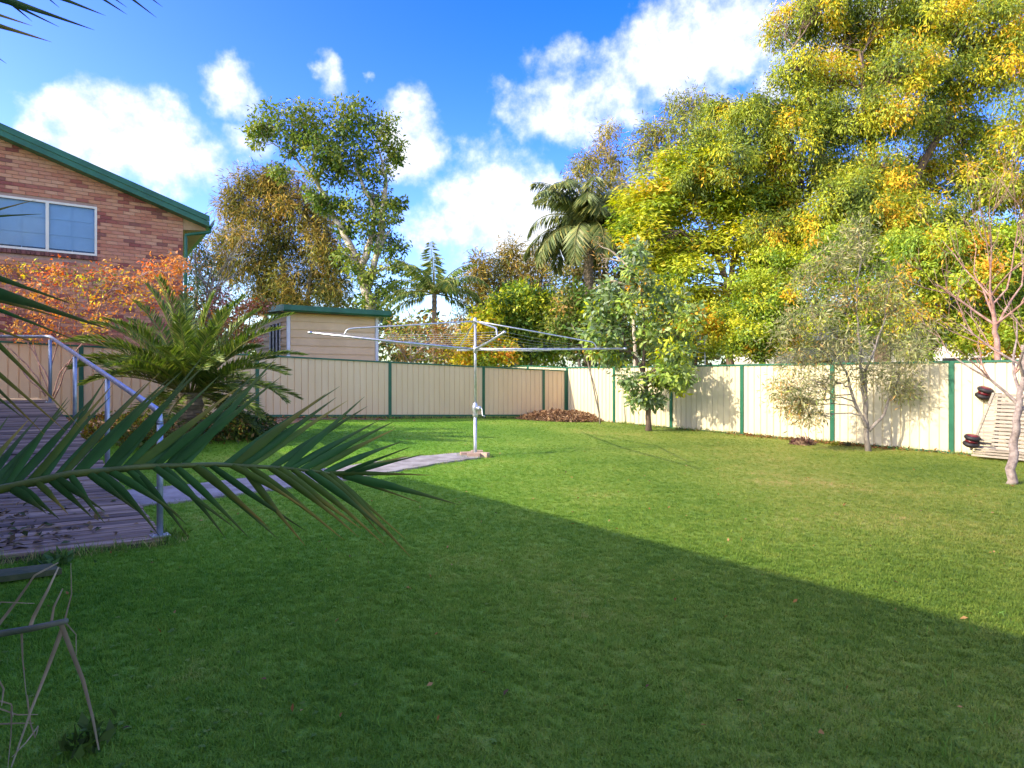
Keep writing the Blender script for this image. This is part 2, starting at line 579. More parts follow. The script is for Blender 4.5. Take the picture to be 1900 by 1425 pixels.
def build_ground():
    xs = nonuniform(-18, 20, .5, 900, 14)
    ys = nonuniform(-6, 32, .5, 900, 14)
    V = [(x, y, ground_h(x, y)) for y in ys for x in xs]
    nx = len(xs)
    F = [(j * nx + i, j * nx + i + 1, (j + 1) * nx + i + 1, (j + 1) * nx + i) for j in range(len(ys) - 1) for i in range(nx - 1)]
    mb = MB(); mb.add(V, F)
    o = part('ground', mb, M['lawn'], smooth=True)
    tag(o, 'mown green lawn ground of the back yard', 'lawn', kind='structure')


build_ground()

# concrete path from the clothes line to the ramp
PATH_C = [Vector((-.80, 11.62, 0)), Vector((-1.5, 10.95, 0)), Vector((-2.3, 10.0, 0)), Vector((-3.1, 9.1, 0)), Vector((-4.1, 8.15, 0)), Vector((-5.2, 7.2, 0))]
PATH_W = [.34, .40, .46, .5, .52, .55]


def build_path():
    mb = MB()
    top, bot = [], []
    n = len(PATH_C)
    rr = random.Random(3)
    pts = []
    for i in range(n - 1):
        for k in range(6):
            t = k / 6
            pts.append((PATH_C[i].lerp(PATH_C[i + 1], t), PATH_W[i] * (1 - t) + PATH_W[i + 1] * t))
    pts.append((PATH_C[-1], PATH_W[-1]))
    V = []
    for i, (c, w) in enumerate(pts):
        d = (pts[min(i + 1, len(pts) - 1)][0] - pts[max(i - 1, 0)][0]).normalized()
        s = Vector((-d.y, d.x, 0))
        for k in (-1, 1):
            p = c + s * k * (w + rr.uniform(-.03, .03))
            z = ground_h(p.x, p.y)
            V.append((p.x, p.y, z + .028)); V.append((p.x, p.y, z - .05))
    F = []
    for i in range(len(pts) - 1):
        a = i * 4; b = a + 4
        F += [(a, a + 2, b + 2, b), (a, b, b + 1, a + 1), (a + 2, a + 3, b + 3, b + 2)]
    mb.add(V, F)
    o = part('concrete_path', mb, M['concrete'])
    tag(o, 'narrow grey concrete path from the clothes hoist to the timber ramp', 'path', kind='structure')


build_path()

# ================================================================== FENCES
def sheet_mesh(length, z0a, z0b, z1a, z1b, d, nrm, name, pitch=.182, depth=.022, mat=None):
    """ribbed steel infill: flat pans with narrow grooves; starts at the local origin, runs along d"""
    n = max(2, int(round(length / pitch)))
    p = length / n
    prof = []
    for i in range(n):
        x = i * p
        prof += [(x, 0), (x + p * .80, 0), (x + p * .87, depth), (x + p * .94, depth)]
    prof.append((length, 0))
    V, F = [], []
    for (x, o) in prof:
        t = x / length
        q = d * x - nrm * o
        V.append((q.x, q.y, z0a + (z0b - z0a) * t)); V.append((q.x, q.y, z1a + (z1b - z1a) * t))
    for i in range(len(prof) - 1):
        F.append((2 * i, 2 * i + 2, 2 * i + 3, 2 * i + 1))
    mb = MB(); mb.add(V, F)
    # back skin so the sheet has thickness
    o = len(V)
    V2 = [(v[0] - nrm.x * .006, v[1] - nrm.y * .006, v[2]) for v in V]
    mb.add(V2, [f[::-1] for f in F])
    return mb.mesh(name, mat or M['cream_sheet'])


def fence(root_name, label, start, d, nrm, posts, zfun, post_w, mat=None):
    """posts = distances along d; zfun(s) -> (bottom, top) of the steel; nrm faces the yard"""
    root = thing(root_name, label, 'fence', start)
    zup = Vector((0, 0, 1))
    cache = {}
    for i, s in enumerate(posts):
        b, t = zfun(s)
        p = start + d * s
        key = round(t - b, 2)
        if key not in cache:
            mb = MB()
            h = t - b + .16
            w = post_w
            # folded C-section pair: front face with returned lips
            mb.box((nrm * .028) + zup * (h / 2 - .14), (w, .012, h), (d, nrm, zup))
            mb.box((d * (w / 2 - .004)) + zup * (h / 2 - .14), (.008, .044, h), (d, nrm, zup))
            mb.box((d * (-w / 2 + .004)) + zup * (h / 2 - .14), (.008, .044, h), (d, nrm, zup))
            mb.box((nrm * -.028) + zup * (h / 2 - .14), (w, .012, h), (d, nrm, zup))
            cache[key] = mb.mesh('post', M['green_steel'])
        link('post', cache[key], root, (p.x, p.y, b))
    for i in range(len(posts) - 1):
        s0, s1 = posts[i] + .012, posts[i + 1] - .012
        b0, t0 = zfun(s0); b1, t1 = zfun(s1)
        p = start + d * s0
        me = sheet_mesh(s1 - s0, b0, b1, t0 - .02, t1 - .02, d, nrm, 'panel', mat=mat)
        link('panel', me, root, (p.x, p.y, 0))
        q0, q1 = start + d * s0, start + d * s1
        for nm, z0, z1, hh in (('top_rail', t0, t1, .036), ('bottom_rail', b0 - .012, b1 - .012, .05)):
            mb = MB()
            dz = Vector((0, 0, hh / 2))
            o = nrm * .024
            off = d * .035
            a0 = Vector((q0.x, q0.y, z0)) + off; a1 = Vector((q1.x, q1.y, z1)) - off
            poly = [a0 - o - dz, a0 + o - dz, a0 + o + dz, a0 + dz * 1.25, a0 - o + dz]
            mb.prism(poly, a1 - a0)
            part(nm, mb, M['green_steel'], root)
    return root


# right boundary fence: post 0 stands at the corner, positive s runs towards the camera
def zr(s):
    x, y = (CORNER + UDIR * s).x, (CORNER + UDIR * s).y
    k = sm(-.2, -2.6, s) if s < -.2 else 0
    up = .10 * (1 - sm(-2.4, 0.5, s))
    return (.02 + up, 1.80 + up)


fence('boundary_fence', 'sunlit cream ribbed steel fence with dark green posts along the right side of the lawn',
      CORNER.copy(), UDIR, -NDIR, [2.365 * i for i in range(-6, 9)], zr, .092)


# back fence: s runs left from the corner
BD = -NDIR
def zb(s):
    top = 1.53 + .165 + .0325 * s + .00022 * s * s
    bot = 1.53 - 1.385 + .0345 * s
    return (bot, top)


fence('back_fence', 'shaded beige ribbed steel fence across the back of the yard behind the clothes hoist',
      CORNER + BD * .06, BD, UDIR, [.03, 1.0, 3.42, 6.63, 10.3, 14.05, 17.2, 20.3], zb, .085, M['shade_lifted_sheet'])

# dark timber plinth under the back fence
pl = thing('fence_plinth', 'dark sunken timber sleeper plinth under the back fence', 'sleeper', CORNER + BD * 5)
for (s0, s1) in ((1.1, 3.3), (3.36, 6.5), (6.56, 10.2), (10.26, 14.0)):
    mb = MB()
    a = CORNER + BD * s0 - UDIR * .03; b = CORNER + BD * s1 - UDIR * .03
    z0, z1 = zb(s0)[0] - .05, zb(s1)[0] - .05
    h = .16
    ext = Vector((b.x - a.x, b.y - a.y, z1 - z0))
    mb.prism([Vector((a.x, a.y, z0 - h)) + UDIR * .03, Vector((a.x, a.y, z0 - h)) - UDIR * .03, Vector((a.x, a.y, z0)) - UDIR * .03, Vector((a.x, a.y, z0)) + UDIR * .03], ext)
    part('sleeper', mb, M['dark_timber'], pl)

# ================================================================== BRICK HOUSE behind the fence
def build_brick_house():
    C0 = Vector((-8.54, 16.2, 0))                 # right corner of the gable wall
    W = -NDIR                                      # along the wall to the left (and nearer)
    OUT = UDIR.copy()                              # wall faces the yard
    UP = Vector((0, 0, 1))
    root = thing('brick_house', 'pink and dark red brick house with green metal roof edge at the left', 'house', C0 + W * 2)
    rake = lambda s: 5.62 + .345 * s               # underside of the barge board
    LEN = 11.0
    w0, w1 = 1.86, 3.80                            # window opening along the wall
    wz0, wz1 = 4.43, 5.62

    def pt(s, z, o=0.0):
        return C0 + W * s + UP * z + OUT * o

    # wall core (mortar), with the window opening left out
    mb = MB()
    apex = 7.0
    def slab(poly):
        mb.prism([pt(s, z, -.012) for s, z in poly], -OUT * .09)
    slab([(0, .2), (LEN, .2), (LEN, wz0), (0, wz0)])
    slab([(0, wz0), (w0, wz0), (w0, wz1), (0, wz1 if wz1 < rake(0) else rake(0))])
    slab([(w1, wz0), (LEN, wz0), (LEN, wz1), (w1, wz1)])
    slab([(0, rake(0)), (w0, wz1), (w1, wz1), (LEN, wz1), (LEN, rake(apex) - .345 * (LEN - apex)), (apex, rake(apex))])
    part('wall', mb, M['mortar'], root)
    # side and back walls
    mb = MB()
    for a, b in (((0, 0), (0, 9)), ((LEN, 0), (LEN, 9))):
        mb = MB()
        p = C0 + W * a[0] - OUT * .11; q = C0 + W * b[0] - OUT * 9
        mb.prism([p + UP * .2, q + UP * .2, q + UP * 5.6, p + UP * 5.6], (W * (.1 if a[0] == 0 else -.1)))
        part('wall', mb, M['mortar'], root)
    # bricks
    bl, bh, ml, bd = .230, .076, .010, .012
    LX, LH = bl + ml, bh + ml
    cells = []
    row = 0
    z = 2.0
    while z < 7.6:
        off = 0 if row % 2 == 0 else -LX / 2
        s = off
        while s < 4.6:
            a, b = max(s, 0.0), s + bl
            z1 = z + bh
            segs = [(a, b)]
            if z1 > wz0 - .12 and z < wz1:          # opening and its sill course
                segs = []
                if a < w0: segs.append((a, min(b, w0)))
                if b > w1: segs.append((max(a, w1), b))
            for (p, q) in segs:
                if q - p > .03:
                    cells.append((p, q, z, z1))
            s += LX
        z += LH; row += 1
    full = MB(); full.box((0, 0, 0), (bl, .03, bh), (W, OUT, UP))
    full_me = full.mesh('brick', M['brick'])
    singles, rest = [], []
    for (a, b, z0, z1) in cells:
        # clip the brick against the rake
        poly = [(a, z0), (b, z0), (b, z1), (a, z1)]
        clipped = []
        for i in range(4):
            p, q = poly[i], poly[(i + 1) % 4]
            ip, iq = p[1] <= rake(p[0]), q[1] <= rake(q[0])
            if ip: clipped.append(p)
            if ip != iq:
                f = (rake(p[0]) - p[1]) / ((q[1] - p[1]) - .345 * (q[0] - p[0]))
                clipped.append((p[0] + (q[0] - p[0]) * f, p[1] + (q[1] - p[1]) * f))
        if len(clipped) < 3: continue
        whole = abs(b - a - bl) < 1e-4 and len(clipped) == 4 and min(rake(a), rake(b)) >= z1
        vis = z0 > 4.05 and a < 3.95
        (singles if vis else rest).append((whole, clipped, a, b, z0, z1))
    singles.sort(key=lambda c: (not c[0], -c[2] - c[4] * .2))
    keep = singles[:300]
    rest += singles[300:]
    rr = random.Random(2)
    for (whole, cl, a, b, z0, z1) in keep:
        jit = rr.uniform(-.003, .003)
        if whole:
            link('brick', full_me, root, pt((a + b) / 2, (z0 + z1) / 2, -.008 + jit))
        else:
            m2 = MB(); m2.prism([pt(s, z, -.023 + jit) for s, z in cl], OUT * .03)
            o = part('brick', m2, M['brick'], root)
    mb = MB()
    for (whole, cl, a, b, z0, z1) in rest:
        mb.prism([pt(s, z, -.023 + rr.uniform(-.003, .003)) for s, z in cl], OUT * .03)
    part('brickwork', mb, M['brick_isl'], root, kind='stuff')
    # roof: two slopes of ribbed metal with thickness
    ov = .58
    ridge = apex
    for side in (0, 1):
        mb = MB()
        if side == 0:
            s0, s1 = -ov, ridge
        else:
            s0, s1 = LEN + 3 + ov, ridge
        zz = lambda s: (rake(s) if side == 0 else rake(ridge) - .345 * (s - ridge)) + .245
        a, b = pt(s0, zz(s0), .32), pt(s1, zz(s1), .32)
        mb.prism([a, b, b - UP * .03, a - UP * .03], -OUT * 9.8)
        nrib = 26
        for i in range(nrib + 1):
            o = -OUT * (i * 9.7 / nrib + .03)
            mb.prism([a + o, b + o, b + o + UP * .028, a + o + UP * .028], -OUT * .03)
        rf = part('roof', mb, M['green_steel'], root)
        if side == 0:
            # barge board in two bands, barge capping
            for z_lo, z_hi, proud, nm in ((-.01, .118, .0, 'barge_board'), (.124, .262, .022, 'barge_cap')):
                m2 = MB()
                a, b = pt(-ov, rake(-ov) + z_lo, .30 + proud), pt(ridge, rake(ridge) + z_lo, .30 + proud)
                m2.prism([a, b, b + UP * (z_hi - z_lo), a + UP * (z_hi - z_lo)], OUT * .028)
                part(nm, m2, M['green_steel'], rf)
            m2 = MB()          # verge soffit
            a, b = pt(-ov, rake(-ov) - .012, .30), pt(ridge, rake(ridge) - .012, .30)
            m2.prism([a, b, b - OUT * .29, a - OUT * .29], UP * .01)
            part('verge_soffit', m2, M['green_steel'], rf)
            m2 = MB()          # boxed eave end and soffit
            e = [pt(-.005, rake(0) - .30, .0), pt(-.005, rake(0) + .02, .0), pt(-ov + .04, rake(-ov) + .05, .0), pt(-ov + .04, rake(-ov) - .055, .0)]
            m2.prism(e, -OUT * 9.0)
            part('eave_box', m2, M['soffit'], rf)
            m2 = MB()          # quad gutter
            g = [(-ov + .03, -.09), (-ov - .09, -.09), (-ov - .12, -.02), (-ov - .12, .09), (-ov - .105, .09), (-ov - .10, -.01), (-ov - .08, -.07), (-ov + .03, -.07)]
            m2.prism([pt(s, rake(-ov) + .10 + z, .27) for s, z in g], -OUT * 9.4)
            part('gutter', m2, M['green_steel'], rf)
    mb = MB()
    x0 = rake(-ov) + .02
    mb.tube([pt(-ov - .04, x0 - .02, .14), pt(-ov - .04, x0 - .13, .14), pt(-.30, x0 - .20, .08), pt(-.06, x0 - .26, .06), pt(-.055, x0 - .36, .06), pt(-.055, .3, .06)], .042, 8)
    part('downpipe', mb, M['green_steel'], root, smooth=True)
    # window
    win = part('window', (lambda m: (m.prism([pt(w0, wz0, -.09), pt(w1, wz0, -.09), pt(w1, wz1, -.09), pt(w0, wz1, -.09)], -OUT * .01), m)[1])(MB()), M['dark_room'], root)
    mb = MB()
    fw = .05
    def bar(s0, s1, z0, z1, o=-.035, t=.05):
        mb.prism([pt(s0, z0, o), pt(s1, z0, o), pt(s1, z1, o), pt(s0, z1, o)], OUT * t)
    bar(w0, w1, wz0, wz0 + fw); bar(w0, w1, wz1 - fw, wz1)
    bar(w0, w0 + fw, wz0 + fw, wz1 - fw); bar(w1 - fw, w1, wz0 + fw, wz1 - fw)
    midw = (w0 + w1) / 2
    bar(midw - .032, midw + .032, wz0 + fw, wz1 - fw, -.038, .06)
    part('frame', mb, M['cream_paint'], win)
    for (p, q) in ((w0 + fw, midw - .032), (midw + .032, w1 - fw)):
        mb = MB(); mb.prism([pt(p, wz0 + fw, -.03), pt(q, wz0 + fw, -.03), pt(q, wz1 - fw, -.03), pt(p, wz1 - fw, -.03)], OUT * .006)
        part('pane', mb, M['glass'], win)
        mb = MB()
        mb.prism([pt(p, wz0 + fw + .05, -.075), pt(q, wz0 + fw + .05, -.075), pt(q, wz1 - fw, -.075), pt(p, wz1 - fw, -.075)], OUT * .004)
        part('blind', mb, M['blind'], win)
        mb = MB()
        c = (p + q) / 2
        for s0, s1, z0, z1 in ((c - .007, c + .007, wz0 + fw, wz1 - fw), (p, c - .007, wz0 + .42, wz0 + .432), (c + .007, q, wz0 + .42, wz0 + .432), (p, c - .007, wz0 + .79, wz0 + .802), (c + .007, q, wz0 + .79, wz0 + .802)):
            mb.prism([pt(s0, z0, -.045), pt(s1, z0, -.045), pt(s1, z1, -.045), pt(s0, z1, -.045)], OUT * .006)
        part('glazing_bar', mb, M['blind'], win)
    # sloping brick sill
    k = int((w1 - w0 + .02) / .086)
    for i in range(k):
        s = w0 - .01 + i * .086
        mb = MB()
        mb.prism([pt(s, wz0 - .115, -.02), pt(s, wz0 - .105, .05), pt(s, wz0 - .03, .055), pt(s, wz0 - .002, -.02)], W * .076)
        part('sill_brick', mb, M['sill'], win)
    return root


M['sill'] = surf('dark_sill_brick', (.12, .045, .04), (.22, .09, .075), .8, 9, 6, .3, 50, rand=.35)
build_brick_house()

# ================================================================== SHED
def build_shed():
    A = Vector((-6.39, 17.82, 0)); UP = Vector((0, 0, 1))
    R = NDIR.copy(); BK = -UDIR
    root = thing('garden_shed', 'cream weatherboard shed with flat green roof standing behind the back fence', 'shed', A)
    wlen, dep, ztop, zbot = 2.66, 4.0, 3.33, .4
    mb = MB()
    mb.prism([A + UP * zbot + R * .03 + BK * .03, A + UP * zbot + R * (wlen - .03) + BK * .03, A + R * (wlen - .03) + UP * ztop + BK * .03, A + R * .03 + UP * ztop + BK * .03], BK * (dep - .06))
    part('wall_core', mb, M['weatherboard'], root)
    bh = .232
    n = int((ztop - zbot) / bh)
    for i in range(n + 1):
        z0 = ztop - (i + 1) * bh; z1 = z0 + bh
        if z0 < zbot: break
        mb = MB()
        mb.prism([A + UP * z0 - BK * .030 + R * .06, A + UP * z1 - BK * .008 + R * .06, A + UP * z1 + BK * .02 + R * .06, A + UP * z0 + BK * .02 + R * .06], R * (wlen - .12))
        part('weatherboard', mb, M['weatherboard'], root)
        # left wall, interrupted by the window
        for (d0, d1) in ((.06, .75), (2.05, dep)) if 1.5 < z1 < 3.3 else ((.06, dep),):
            mb = MB()
            q = A + BK * d0
            mb.prism([q + UP * z0 - R * .030, q + UP * z1 - R * .008, q + UP * z1 + R * .02, q + UP * z0 + R * .02], BK * (d1 - d0))
            part('weatherboard', mb, M['weatherboard'], root)
    for off in (Vector((0, 0, 0)), R * (wlen - .0)):
        mb = MB(); c = A + off + UP * ((ztop + zbot) / 2) - BK * .012
        mb.box(c, (.085, .085, ztop - zbot), (R, BK, UP))
        part('corner_trim', mb, M['white_trim'], root)
    w = part('window', (lambda m: (m.prism([A - R * .012 + BK * .78 + UP * 1.5, A - R * .012 + BK * 2.02 + UP * 1.5, A - R * .012 + BK * 2.02 + UP * 3.08, A - R * .012 + BK * .78 + UP * 3.08], R * .02), m)[1])(MB()), M['dark_room'], root)
    for k in range(4):
        mb = MB(); mb.box(A - R * .03 + BK * (.80 + k * .4) + UP * 2.29, (.03, .05, 1.6), (R, BK, UP))
        part('window_bar', mb, M['white_trim'], w)
    mb = MB()
    z = 3.36
    q = A - R * .22 - BK * .28
    mb.prism([q + UP * z, q + UP * (z + .17), q + BK * 4.6 + UP * (z + .42), q + BK * 4.6 + UP * (z + .25)], R * (wlen + .52))
    part('roof', mb, M['green_steel'], root)
    mb = MB()
    mb.prism([q + UP * (z - .03) - BK * .02, q + UP * (z + .15) - BK * .02, q + UP * (z + .15) - BK * .09, q + UP * (z + .02) - BK * .09], R * (wlen + .56))
    part('fascia_gutter', mb, M['green_steel'], root)
    mb = MB()
    q = A - R * .2 - BK * .25 + UP * (z - .012)
    mb.prism([q, q + BK * .26, q + BK * .26 + R * (wlen + .5), q + R * (wlen + .5)], UP * .01)
    part('soffit', mb, M['soffit'], root)


build_shed()

# ================================================================== NEIGHBOUR HOUSE behind the right fence
def build_far_house():
    o = Vector((9.5, 27.0, 0)); R = UDIR.copy(); BK = NDIR.copy(); UP = Vector((0, 0, 1))
    root = thing('rendered_house', 'pale rendered house half hidden by trees behind the right fence', 'house', o)
    mb = MB(); mb.prism([o, o + R * 18, o + R * 18 + UP * 3.0, o + UP * 3.0], BK * 8)
    part('wall', mb, M['render_wall'], root)
    mb = MB()
    e = .5
    V = [o - R * e - BK * e + UP * 3.0, o + R * (18 + e) - BK * e + UP * 3.0, o + R * (18 + e) + BK * (8 + e) + UP * 3.0, o - R * e + BK * (8 + e) + UP * 3.0,
         o + R * 3.6 + BK * 4 + UP * 4.7, o + R * 14.4 + BK * 4 + UP * 4.7]
    mb.add(V, [(0, 1, 5, 4), (1, 2, 5), (2, 3, 4, 5), (3, 0, 4), (3, 2, 1, 0)])
    part('roof', mb, M['roof_tile'], root)
    mb = MB()
    mb.prism([o - R * e - BK * (e + .1) + UP * 2.86, o + R * (18 + e) - BK * (e + .1) + UP * 2.86, o + R * (18 + e) - BK * (e + .1) + UP * 3.02, o - R * e - BK * (e + .1) + UP * 3.02], BK * .1)
    part('gutter', mb, M['white_trim'], root)
    for s in (3, 8, 13):
        mb = MB(); mb.prism([o + R * s - BK * .02 + UP * .9, o + R * (s + 1.6) - BK * .02 + UP * .9, o + R * (s + 1.6) - BK * .02 + UP * 2.1, o + R * s - BK * .02 + UP * 2.1], BK * .03)
        w = part('window', mb, M['dark_room'], root)
        mb = MB()
        for q in (0, .78, 1.55):
            mb.prism([o + R * (s + q) - BK * .05 + UP * .9, o + R * (s + q + .06) - BK * .05 + UP * .9, o + R * (s + q + .06) - BK * .05 + UP * 2.1, o + R * (s + q) - BK * .05 + UP * 2.1], BK * .028)
        part('frame', mb, M['white_trim'], w)
    a = P(1308, 690, 19.0); a.z = 0
    ant = thing('tv_antenna', 'thin metal aerial mast poking up behind the right fence among leaves', 'aerial', a)
    mb = MB(); mb.tube([a, a + UP * 2.75], .018, 6)
    part('mast', mb, M['galv'], ant)
    for k in range(5):
        mb = MB(); z = 2.1 + k * .13
        mb.tube([a + UP * z - Vector((.30 - k * .02, .0, 0)), a + UP * z + Vector((.30 - k * .02, .0, 0))], .009, 5)
        part('element', mb, M['galv'], ant)


build_far_house()

# ================================================================== OWN HOUSE left of the camera (its shadow crosses the lawn)
def build_own_house():
    E = Vector((.624, -.78, 0)).normalized(); IN = Vector((-.78, -.624, 0)).normalized(); UP = Vector((0, 0, 1))
    A = Vector((-7.7, 6.73, 0))
    root = thing('raised_house', 'brick house with green gutter beside the timber ramp at the far left', 'house', A)

    def block(a, length, depth, eave, pitch, ov=.5):
        w = a + IN * ov
        mb = MB(); mb.prism([w + UP * -.1, w + E * length + UP * -.1, w + E * length + UP * (eave - .12), w + UP * (eave - .12)], IN * (depth - 2 * ov))
        part('wall', mb, M['brick_wall'], root)
        mb = MB()
        rz = eave + (depth / 2) * pitch
        p0, p1 = a - E * .0, a + E * (length + .4)
        for q0, q1 in ((0, depth / 2), (depth, depth / 2)):
            b0, b1 = p0 + IN * q0 + UP * eave, p0 + IN * q1 + UP * rz
            mb.prism([b0, b1, b1 - UP * .12, b0 - UP * .12], p1 - p0)
        for q in (p0 + E * .3, p1 - E * .45):
            mb.prism([q + IN * ov + UP * (eave - .1), q + IN * (depth - ov) + UP * (eave - .1), q + IN * depth / 2 + UP * (rz - .14)], E * .1)
        part('roof', mb, M['green_steel'], root)
        mb = MB(); mb.prism([p0 - IN * .1 + UP * (eave - .13), p1 - IN * .1 + UP * (eave - .13), p1 - IN * .1 + UP * (eave - .02), p0 - IN * .1 + UP * (eave - .02)], IN * .1)
        part('gutter', mb, M['green_steel'], root)
        for s in np.arange(1.2, length - 1.6, 3.2):
            mb = MB(); mb.prism([w + E * s - IN * .02 + UP * 1.7, w + E * (s + 1.3) - IN * .02 + UP * 1.7, w + E * (s + 1.3) - IN * .02 + UP * 2.8, w + E * s - IN * .02 + UP * 2.8], IN * .03)
            wi = part('window', mb, M['dark_room'], root)
            mb = MB()
            for q in (0, .62, 1.24):
                mb.prism([w + E * (s + q) - IN * .05 + UP * 1.7, w + E * (s + q + .06) - IN * .05 + UP * 1.7, w + E * (s + q + .06) - IN * .05 + UP * 2.8, w + E * (s + q) - IN * .05 + UP * 2.8], IN * .028)
            part('frame', mb, M['cream_paint'], wi)

    block(A, 16, 7.0, 4.0, .30)
    block(A - E * 5.2, 5.18, 5.0, 3.6, .15, .35)


def brick_pattern_mat():
    m, nt, N, L, b = new_mat('brick_wall_far')
    tc = N.new('ShaderNodeTexCoord')
    mp = N.new('ShaderNodeMapping'); mp.inputs['Rotation'].default_value = (math.radians(90), 0, math.radians(51))
    L.new(tc.outputs['Object'], mp.inputs[0])
    br = N.new('ShaderNodeTexBrick')
    br.inputs['Scale'].default_value = 1.0
    br.inputs['Brick Width'].default_value = .24; br.inputs['Row Height'].default_value = .086; br.inputs['Mortar Size'].default_value = .006
    br.inputs['Color1'].default_value = (.44, .24, .19, 1); br.inputs['Color2'].default_value = (.26, .09, .07, 1); br.inputs['Mortar'].default_value = (.38, .33, .29, 1)
    L.new(mp.outputs[0], br.inputs[0]); L.new(br.outputs[0], b.inputs['Base Color'])
    b.inputs['Roughness'].default_value = .85
    return m


M['brick_wall'] = brick_pattern_mat()
build_own_house()

# ================================================================== TIMBER RAMP
RO = Vector((-3.12, 5.62, .07)); RA = Vector((-.68, .733, 0)).normalized(); RC = Vector((-.88, -.475, 0)).normalized()
RISE = .136; RLEN = 7.35; RWID = 1.55


def build_ramp():
    UP = Vector((0, 0, 1))
    root = thing('timber_ramp', 'weathered grey timber board ramp rising to the left', 'ramp', RO)
    rr = random.Random(9)
    pitch = .1
    n = int(RLEN / pitch)
    w = .084
    meshes = []
    for k in range(4):
        mb = MB()
        r2 = random.Random(k)
        seg = 7
        V = []
        for i in range(seg + 1):
            t = i / seg
            c = RC * (RWID * t)
            dz = r2.uniform(-.003, .003)
            g = r2.uniform(-.004, .004)
            aw = RA * w
            V += [c + RA * (g if 0 < i < seg else 0), c + aw + RA * g, c + aw + RA * (g) - UP * .025, c + RA * g - UP * .025]
            V[-4] = V[-4] + UP * dz; V[-3] = V[-3] + UP * (dz + w * RISE); V[-2] = V[-2] + UP * (w * RISE); 
        F = []
        for i in range(seg):
            a, b = 4 * i, 4 * i + 4
            F += [(a, b, b + 1, a + 1), (a + 1, b + 1, b + 2, a + 2), (a + 2, b + 2, b + 3, a + 3), (a + 3, b + 3, b, a)]
        F += [(0, 1, 2, 3), (4 * seg + 3, 4 * seg + 2, 4 * seg + 1, 4 * seg)]
        mb.add(V, F)
        meshes.append(mb.mesh('board', M['board']))
    for i in range(n):
        d = i * pitch
        o = link('board', meshes[rr.randrange(4)], root, RO + RA * d + UP * (RISE * d + rr.uniform(-.004, .004)) - RC * rr.uniform(0, .025))
    # level landing boards
    for i in range(24):
        d = RLEN + i * pitch
        link('board', meshes[rr.randrange(4)], root, RO + RA * d + UP * (RISE * RLEN + rr.uniform(-.004, .004) ) - RC * rr.uniform(0, .02))
    for k, nm in ((-.0, 'stringer'), (RWID - .06, 'stringer'), (RWID * .5, 'stringer')):
        mb = MB()
        a = RO + RC * (k + .02) - UP * .03
        b = a + RA * RLEN + UP * (RISE * RLEN)
        mb.prism([a, b, b - UP * .17, a - UP * .10], RC * .045)
        c = b + RA * 2.3
        mb.prism([b, c, c - UP * .17, b - UP * .17], RC * .045)
        part(nm, mb, M['dark_timber'], root)
    mb = MB()
    a = RO - UP * .028 - RA * .02
    mb.prism([a, a + RC * RWID, a + RC * RWID - UP * .12, a - UP * .12], RA * .03)
    part('front_beam', mb, M['dark_timber'], root)
    for d in (2.0, 3.6, 5.2, 6.8, 8.6):
        for k in (.06, RWID - .1):
            p = RO + RA * d + RC * k
            zt = RO.z + RISE * min(d, RLEN) - .16
            mb = MB(); mb.box((p.x, p.y, (zt - .1) / 2), (.09, .09, zt + .1))
            part('stump', mb, M['dark_timber'], root)


build_ramp()


def build_rail():
    UP = Vector((0, 0, 1))
    root = thing('handrail', 'bluish galvanised pipe handrail on the right edge of the timber ramp', 'handrail', RO)
    H = 1.13
    def base(d):
        p = RO + RA * d + RC * .03
        p.z = RO.z + RISE * min(d, RLEN)
        return p
    dtop = 7.28
    b0 = base(.06)
    pts = [b0 + UP * (H - .12)]
    for k in range(1, 6):
        a = k / 5 * math.pi / 2
        pts.append(b0 + RA * (.11 * (1 - math.cos(a))) + UP * (H - .12 + .13 * math.sin(a)))
    e = base(dtop) + UP * (H + .02)
    pts.append(e)
    mb = MB(); mb.tube(pts + [e + RA * .06 + UP * .005, e + Vector((-.9, .02, 0)) * 2.4 + UP * .02], .0285, 12)
    part('top_rail', mb, M['blue_galv'], root, smooth=True)
    for d in (.06, 2.38, 4.68, dtop):
        p = base(d)
        top = H - .1 if d < .1 else H - .03
        mb = MB(); mb.tube([p, p + UP * top], .027, 12)
        ps = part('rail_post', mb, M['blue_galv'], root, smooth=True)
        mb = MB(); mb.box(p + UP * .006, (.15, .10, .012), (RC, RA, UP))
        part('base_plate', mb, M['galv'], ps)
        mb = MB()
        for q in (-.055, .055):
            mb.tube([p + RC * q + UP * .012, p + RC * q + UP * .026], .011, 6)
        part('bolt', mb, M['galv'], ps)


build_rail()

# mossy slab in front of the ramp, sunk in the grass
mb = MB()
c = RO - RA * .60 + RC * 1.25
z = ground_h(c.x, c.y)
mb.prism([c + RC * q + RA * r + Vector((0, 0, z - .045)) for q, r in ((-.40, -.10), (.7, -.15), (.72, .10), (-.36, .11))], Vector((0, 0, .042)))
tag(part('paving_slab', mb, M['moss_slab']), 'mossy concrete slab in the grass at the foot of the ramp', 'slab')

